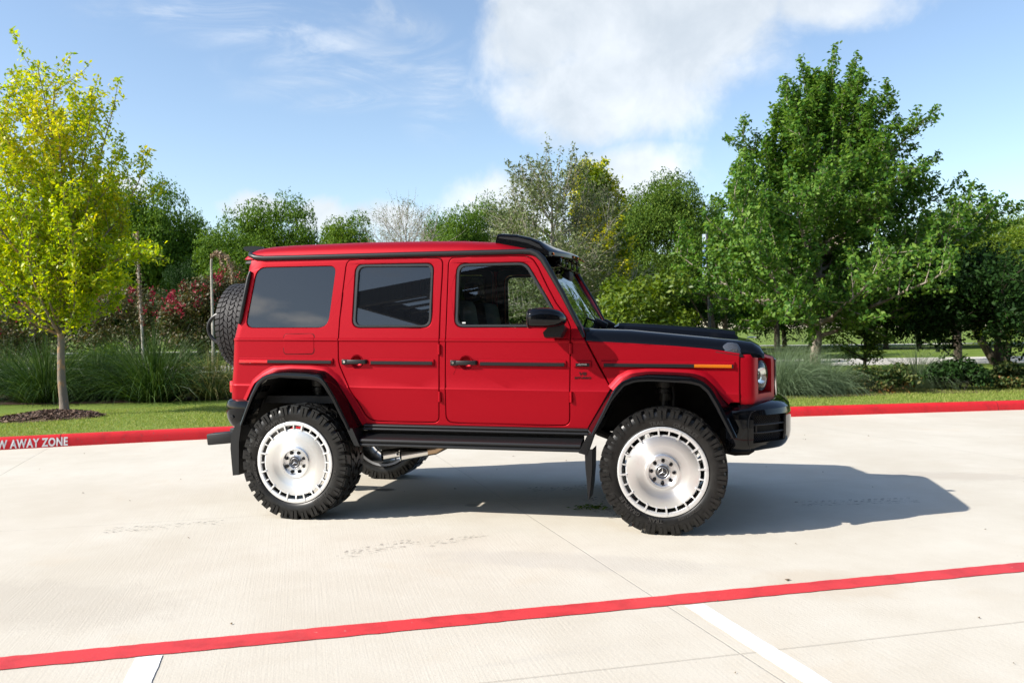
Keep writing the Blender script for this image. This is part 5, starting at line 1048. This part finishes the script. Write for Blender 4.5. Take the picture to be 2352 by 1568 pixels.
for a in ((330, 44, 428, 240, 0, 'tall dark live oak with rounded top behind the lime-yellow tree', None), (225, 50, 450, 190, 1, 'dark tree partly hidden by the right side of the lime-yellow tree', None), (462, 46, 502, 170, 0, 'low dark tree in the dip left of the domed green tree', None), (640, 43, 456, 200, 1, 'domed mid-height green tree behind the rear end of the red roof', None), (545, 40, 535, 200, 0, 'sunlit green tree spreading over the crimson bushes, left of the spare wheel', None), (418, 39, 600, 110, 4, 'very dark low tree behind the straight dry flower stalk', None), (815, 41, 502, 165, 2, 'lighter yellow-green tree showing above the middle of the red roof', None), (760, 47, 535, 130, 0, 'small dark green treetop between the domed tree and the yellow-green one', None), (1062, 42, 486, 150, 0, 'round green tree above the roof just left of the bare grey treetop pair', None), (1140, 44, 466, 150, 1, 'green tree with loose top reaching up behind the left of the grey half-bare tree', None), (1010, 46, 500, 110, 0, 'small round tree next to the leafless grey tree above the roof', None), (1525, 37, 400, 285, 3, 'big olive-green tree with a smooth rounded crown left of the oak', None), (1420, 40, 470, 130, 4, 'dark tree filling the gap between the golden elm and the olive-green tree', None), (1640, 39, 470, 90, 0, 'slim green treetop behind the lamp post', None), (1665, 46, 560, 200, 4, 'dark low tree in the shade between the lamp post and the oak', None), (1590, 41, 600, 190, 4, 'dark undergrowth tree beneath the olive-green rounded crown', None), (1785, 50, 560, 260, 4, 'dark park tree seen through the lower branches of the oak', None), (2110, 52, 590, 220, 4, 'dark tree seen past the right side of the oak', None), (2200, 34, 520, 190, 5, 'bright green tree between the oak and the feathery tree', None), (100, 44, 470, 260, 1, 'broad green tree behind the lower crown of the lime-yellow tree', None), (-60, 42, 440, 260, 0, 'dark green tree at the left edge behind the lime-yellow tree', None), (2420, 36, 470, 240, 0, 'dark green tree at the right edge behind the feathery tree', None)): park_tree(*a[:6], label=a[5], group=FAR) if False else park_tree(a[0], a[1], a[2], a[3], a[4], a[5], FAR, 2.6 if a[0] > 1700 else 1.2 if a[4] == 4 else 1.6)
for i, px in enumerate(range(-700, 3300, 130)):
    park_tree(px+40*math.sin(i*2.1), 56+5*math.sin(i*1.7), 588+26*math.sin(i*2.7), 250, (0, 4, 1, 4)[i % 4], 'dark distant tree forming the low continuous backdrop behind the park trees', 'distant backdrop trees', .25)
# bare grey-brown tree above the roof
plant_tree('bare_tree', 91, at(935, 36, .13), 'leafless grey-brown tree showing above the middle of the red roof', 'tree', h=zat(935, 462, 36)-.13, tr=.13, cb=2.2, prof=[(0, 1.0), (.4, 1.5), (.8, 1.1), (1, .4)], nl=40, ns=26, nleaf=900, S=.09, sig=.1, elev=(35, 72), lean=(0, 0), upb=.4, lmat=LF_GREY, bmat=BK_TWIG, asp=.4, tops=20, sub_len=.5)
# ---- crimson crape myrtles
def myrtle(px, depth, top, wpx, seed, label):
    t = empty('crape_myrtle', at(px, depth, .13), 0, label, 'shrub', 'crape myrtles in crimson bloom'); wd = wpx/FPX*depth; ht = zat(px, top, depth)-.13
    link('foliage', lump_crown('foliage', seed, wd, ht, 40, 9000, .10, LF_MYRTLE, .5, (.12, .20), base=.28), t); stem_mesh(seed, ht*.75, .03, 6, .45, 2, .8).build('stem', BK_TWIG, t)
    r = np.random.default_rng(seed+3); P = []
    for k in range(40):
        v = unit(r.normal(size=3)); v[2] = abs(v[2])*.8+.2; c = np.array([v[0]*wd*.5, v[1]*wd*.5, ht*(.52+.44*v[2])]); P.append(c+r.normal(size=(16, 3))*np.array([.045, .045, .075]))
    P = np.concatenate(P); link('blossom', leafdata('blossom', P, .065, LF_BLOSSOM, .3, .8, seed), t)
myrtle(300, 25, 655, 260, 301, 'wide crimson-flowered crape myrtle between the lime-yellow tree and the straight dry stalk')
myrtle(455, 24, 640, 150, 302, 'crimson-flowered crape myrtle left of the spare wheel, behind the drooping dry stalk'); myrtle(40, 25, 690, 220, 303, 'brownish crape myrtle at the left edge behind the lime-yellow tree trunk'); myrtle(530, 25, 610, 110, 304, 'crimson-flowered crape myrtle half hidden by the spare wheel')
# ---- dry yucca flower stalks
def stalk(px, depth, pts, seed, label, droop):
    base = at(px, depth, .13); t = empty('yucca_stalk', base, 0, label, 'plant', 'dry yucca flower stalks'); P = catmull(pts, 8); mb = MB(); mb.tube(P, list(np.linspace(.030, .016, len(P))), 8); mb.build('stem', BK_PALE, t); r = np.random.default_rng(seed); Q = np.array([tuple(q) for q in P]); n = 900; k = r.uniform(.36 if not droop else .45, 1, n)*(len(Q)-1); j = np.clip(k.astype(int), 0, len(Q)-2)
    L0 = Q[j]+(Q[j+1]-Q[j])*(k-j)[:, None]+r.normal(size=(n, 3))*.022; link('seed_pods', leafdata('pods', L0, .055*r.uniform(.6, 1.3, n), LF_DRY, .2, .5, seed, droop=.8), t); return t
sc_ = 1/FPX*19.0
stalk(330, 19.0, [(0, 0, 0), (-.03, 0, 1.2), (-.07, 0, 2.0), (-.10, 0, 2.6), (-.13, 0, zat(318, 535, 19)-.13)], 5, 'straight tall dry brown flower stalk rising from the grass clump', False)
hk = zat(500, 583, 19)-.13
ts = stalk(489, 19.0, [(0, 0, 0), (0, 0, 1.3), (-.01, 0, hk-.45), (.0, 0, hk-.12), (.06, 0, hk-.02), (.15, 0, hk), (.22, 0, hk-.06), (.26, 0, hk-.28)], 6, 'dry pale flower stalk with a hooked drooping head left of the spare wheel', True)
mb = MB(); Q = catmull([(.16, 0, hk), (.28, 0, hk-.04), (.40, 0, hk-.12), (.48, 0, hk-.32), (.50, 0, hk-.62)], 6); mb.tube(Q, list(np.linspace(.016, .010, len(Q))), 6); mb.build('side_branch', BK_TWIG, ts); r = np.random.default_rng(8); Q = np.array([tuple(q) for q in Q]); j = r.integers(0, len(Q), 420); link('seed_pods', leafdata('pods', Q[j]+r.normal(size=(420, 3))*.03, .06*r.uniform(.6, 1.3, 420), LF_DRY, .2, .5, 8, droop=.8), ts)
# ---- ornamental grasses
def clump(name, px, depth, rad, hgt, n, m, label, group, seed, wd=.014, droop=1.5, cat='grass clump', lean=(0, 0), zz=.11):
    r = np.random.default_rng(seed); a = r.uniform(0, 6.28, n); q = r.uniform(0, 1, n)**.7; B = np.stack([q*np.cos(a)*rad*.30, q*np.sin(a)*rad*.30, np.zeros(n)], 1); el = np.radians(90-q*np.minimum(62, 62)+r.normal(size=n)*7); a2 = a+r.normal(size=n)*.35; D = unit(np.stack([np.cos(a2)*np.cos(el)+lean[0], np.sin(a2)*np.cos(el)+lean[1], np.sin(el)], 1)); Ln = hgt*r.uniform(.75, 1.25, n)*(1+.25*q)
    return tag(empty_mesh(name, bladedata(name, B, D, Ln, wd*r.uniform(.6, 1.3, n), m, droop*r.uniform(.5, 1.4, n), 6, seed), at(px, depth, zz)), label, cat, group)
def empty_mesh(name, me, loc): o = link(name, me); o.location = loc; return o
SG = 'dark sedge-like grass clumps in the left bed'
clump('grass_clump', 105, 17.6, 1.5, 1.28, 1500, GR_DARK, 'large dark green grass clump at the left edge, behind the trunk of the lime-yellow tree', SG, 1)
clump('grass_clump', 225, 18.2, 1.2, 1.15, 1100, GR_DARK, 'dark grass clump in the shade between the tree trunk and the straight dry stalk', SG, 2)
clump('grass_clump', 352, 17.6, 1.5, 1.42, 1700, GR_DARK, 'biggest dark green grass clump, around the foot of the straight dry stalk', SG, 3)
clump('grass_clump', 487, 17.9, .95, 1.0, 900, GR_STRAW, 'small straw-tipped grass clump beside the rear bumper of the suv', SG, 4)
clump('grass_clump', -90, 18.0, 1.4, 1.2, 1200, GR_DARK, 'dark grass clump leaving the left edge of the lawn', SG, 5); clump('grass_clump', 20, 20.5, 1.3, 1.2, 900, GR_DARK, 'dark grass clump farther back at the left edge', SG, 6); clump('grass_clump', 270, 20.8, 1.3, 1.25, 900, GR_DARK, 'dark grass clump farther back, left of the straight dry stalk', SG, 16); clump('grass_clump', 430, 20.5, 1.0, 1.1, 700, GR_DARK, 'dark grass clump farther back, between the two dry stalks', SG, 17)
MG = 'pale feathery grasses in the right bed'
clump('muhly_grass', 1790, 17.2, .9, 1.02, 2000, GR_PALE, 'tall pale blue-green feathery grass right beside the headlights of the suv', MG, 7, .007, 2.0, lean=(.10, 0)); clump('muhly_grass', 1900, 17.6, .85, .80, 1900, GR_PALE, 'low arching mound of pale feathery grass in front of the oak trunk', MG, 8, .007, 2.4); clump('muhly_grass', 1850, 20.5, .9, 1.1, 1300, GR_PALE, 'pale feathery grass behind the oak trunk', MG, 9, .007, 1.8); clump('muhly_grass', 2105, 18.4, .8, .95, 1200, GR_PALE, 'thin dark wisp of feathery grass between the two low shrubs', MG, 10, .006, 2.0)
# ---- low shrubs of the right bed
def low_shrub(px, depth, wpx, top, m, seed, label, n=3600, S=.085):
    t = empty('low_shrub', at(px, depth, .10), 0, label, 'shrub', 'low shrubs in the right bed'); wd = wpx/FPX*depth; ht = zat(px, top, depth)-.10
    link('foliage', lump_crown('foliage', seed, wd, ht, 26, n, S, m, .5, (.14, .24), base=.0, flat=.9), t); r = np.random.default_rng(seed+2); stem_mesh(seed, ht*.9, .012, 6, .5, 3, wd*.4).build('stem', BK_DARK, t)
    if m is LF_SHRUB: a = r.uniform(0, 6.28, 260); q = np.sqrt(r.uniform(0, 1, 260)); link('autumn_leaves', leafdata('autumn_leaves', np.stack([np.cos(a)*q*wd*.5, np.sin(a)*q*wd*.5, r.uniform(.05, .55, 260)*ht], 1), .08, LF_RUSSET, .4, .5, seed), t)
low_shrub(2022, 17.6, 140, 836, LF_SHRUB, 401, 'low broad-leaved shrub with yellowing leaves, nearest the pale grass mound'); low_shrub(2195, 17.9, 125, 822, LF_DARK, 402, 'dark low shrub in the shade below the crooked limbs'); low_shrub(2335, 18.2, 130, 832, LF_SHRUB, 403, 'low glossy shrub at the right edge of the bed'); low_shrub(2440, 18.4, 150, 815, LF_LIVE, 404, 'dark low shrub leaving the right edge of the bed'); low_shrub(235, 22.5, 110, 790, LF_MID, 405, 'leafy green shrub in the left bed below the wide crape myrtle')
# ---- lamp post with a banner
lp = empty('lamp_post', at(1632, 29.0, .13), 0, 'slim dark lamp post with a narrow blue and white banner, left of the oak', 'lamp post'); zt_ = zat(1620, 528, 29)-.13
mb = MB(); mb.tube([(0, 0, 0), (0, 0, .25), (0, 0, .26), (-.09, 0, zt_)], [.10, .10, .06, .045], 10); mb.build('pole', mat('dark_steel', (.03, .032, .036), .5), lp)
mb = MB(); mb.box(-.24, -.115, -.012, .012, zt_-1.75, zt_-.15); mb.build('banner', vary(mat('banner_cloth', (.25, .45, .75), .7), 2.5, (.12, .30, .62), (.70, .78, .85), .42, .58, 5), lp, smooth=False)
# ---- lawn blades along the kerb, leaves and twigs lying on the lot
r = np.random.default_rng(77); K = np.array([[q.x, q.y] for q in KC]); seg = K[1:]-K[:-1]
def lawn_patch(name, x0, x1, w0, w1, n, hgt, seed):
    r = np.random.default_rng(seed); xs_ = r.uniform(x0, x1, n); y_ = np.interp(xs_, K[:, 0], K[:, 1]); sl = np.gradient(np.interp(np.linspace(x0, x1, 200), K[:, 0], K[:, 1]), (x1-x0)/199); s = np.interp(xs_, np.linspace(x0, x1, 200), sl); nl = np.sqrt(1+s*s); d = w0+(w1-w0)*r.uniform(0, 1, n)**.8
    B = np.stack([xs_-s/nl*d, y_+d/nl, np.full(n, kz-.025)], 1); az = r.uniform(0, 6.28, n); el = r.uniform(.6, 1.5, n); D = np.stack([np.cos(az)*np.cos(el), np.sin(az)*np.cos(el), np.sin(el)], 1); cl = .75+.5*np.sin(xs_*1.7)*np.sin(y_*2.3+1)*.5
    return tag(link(name, bladedata(name, B, D, hgt*r.uniform(.5, 1.4, n)*cl, .0065*r.uniform(.7, 1.4, n), GR_LAWN, .8, 2, seed)), 'short sunlit lawn grass between the red kerb and the planting beds', 'grass', kind='stuff')
lawn_patch('grass', -12.5, -1.0, .17, 4.4, 105000, .055, 1); lawn_patch('grass', 3.5, 14.5, .17, 4.6, 105000, .055, 2)
r = np.random.default_rng(19); n = 60; P = np.stack([2.27+r.normal(size=n)*.085, -.26+r.normal(size=n)*.045, .006+np.abs(r.normal(size=n))*.008], 1); tag(link('fallen_leaves', leafdata('fallen_leaves', P, .05, LF_MID, 2.0, .4, 4)), 'small heap of green fallen leaves on the concrete behind the front wheel', 'leaves', kind='stuff')
# ================================================================== the building across the stalls, behind the photographer (seen in the car's glass)
M_BRICK = mat('brown_brick', (.16, .10, .075), .85); _t = M_BRICK.node_tree; _br = N(_t, 'ShaderNodeTexBrick', inp={'Color1': (.30, .24, .20, 1), 'Color2': (.24, .19, .155, 1), 'Mortar': (.40, .37, .34, 1), 'Scale': 2.2, 'Mortar Size': .012})
_mp = N(_t, 'ShaderNodeMapping'); _mp.inputs['Rotation'].default_value = (PI/2, 0, 0); _t.links.new(N(_t, 'ShaderNodeTexCoord').outputs['Object'], _mp.inputs[0]); _t.links.new(_mp.outputs[0], _br.inputs['Vector']); _t.links.new(_br.outputs[0], _t.nodes['Principled BSDF'].inputs['Base Color'])
M_STEEL = mat('dark_bronze_steel', (.03, .029, .028), .55)
BLD = empty('building', (-5.1, -13.1, 0), math.radians(25), 'brown brick building with a dark slatted canopy, mirrored in the side windows of the suv', 'building')
mb = MB(); mb.box(.2, 34, -14, -3.2, 0, 5.6); mb.box(1.2, 34.2, -14.2, -3.1, 5.6, 6.3); mb.build('wall', M_BRICK, BLD, smooth=False)
mb = MB(); mb.box(0, 34, -.14, 0, 4.85, 5.22); mb.box(0, 34, -3.2, -3.06, 4.85, 5.22); mb.box(0, .14, -3.06, -.14, 4.85, 5.22)
for k in range(1, 15): mb.box(k*2.3-.12, k*2.3+.12, -3.06, -.14, 4.87, 5.20)
for k in range(7): mb.box(.14, 34, -2.9+k*.43-.06, -2.9+k*.43+.06, 5.0, 5.03)
mb.build('canopy', M_STEEL, BLD, smooth=False)
for k in range(4):
    mb = MB(); mb.box(3+k*9, 3.25+k*9, -.3, -.1, 0, 4.85, .01); mb.build('column', M_STEEL, BLD, smooth=False)
mb = MB(); mb.box(6.2, 14, -3.2, -3.16, .3, 3.6); mb.build('window', mat('dark_window', (.01, .012, .015), .05), BLD, smooth=False)
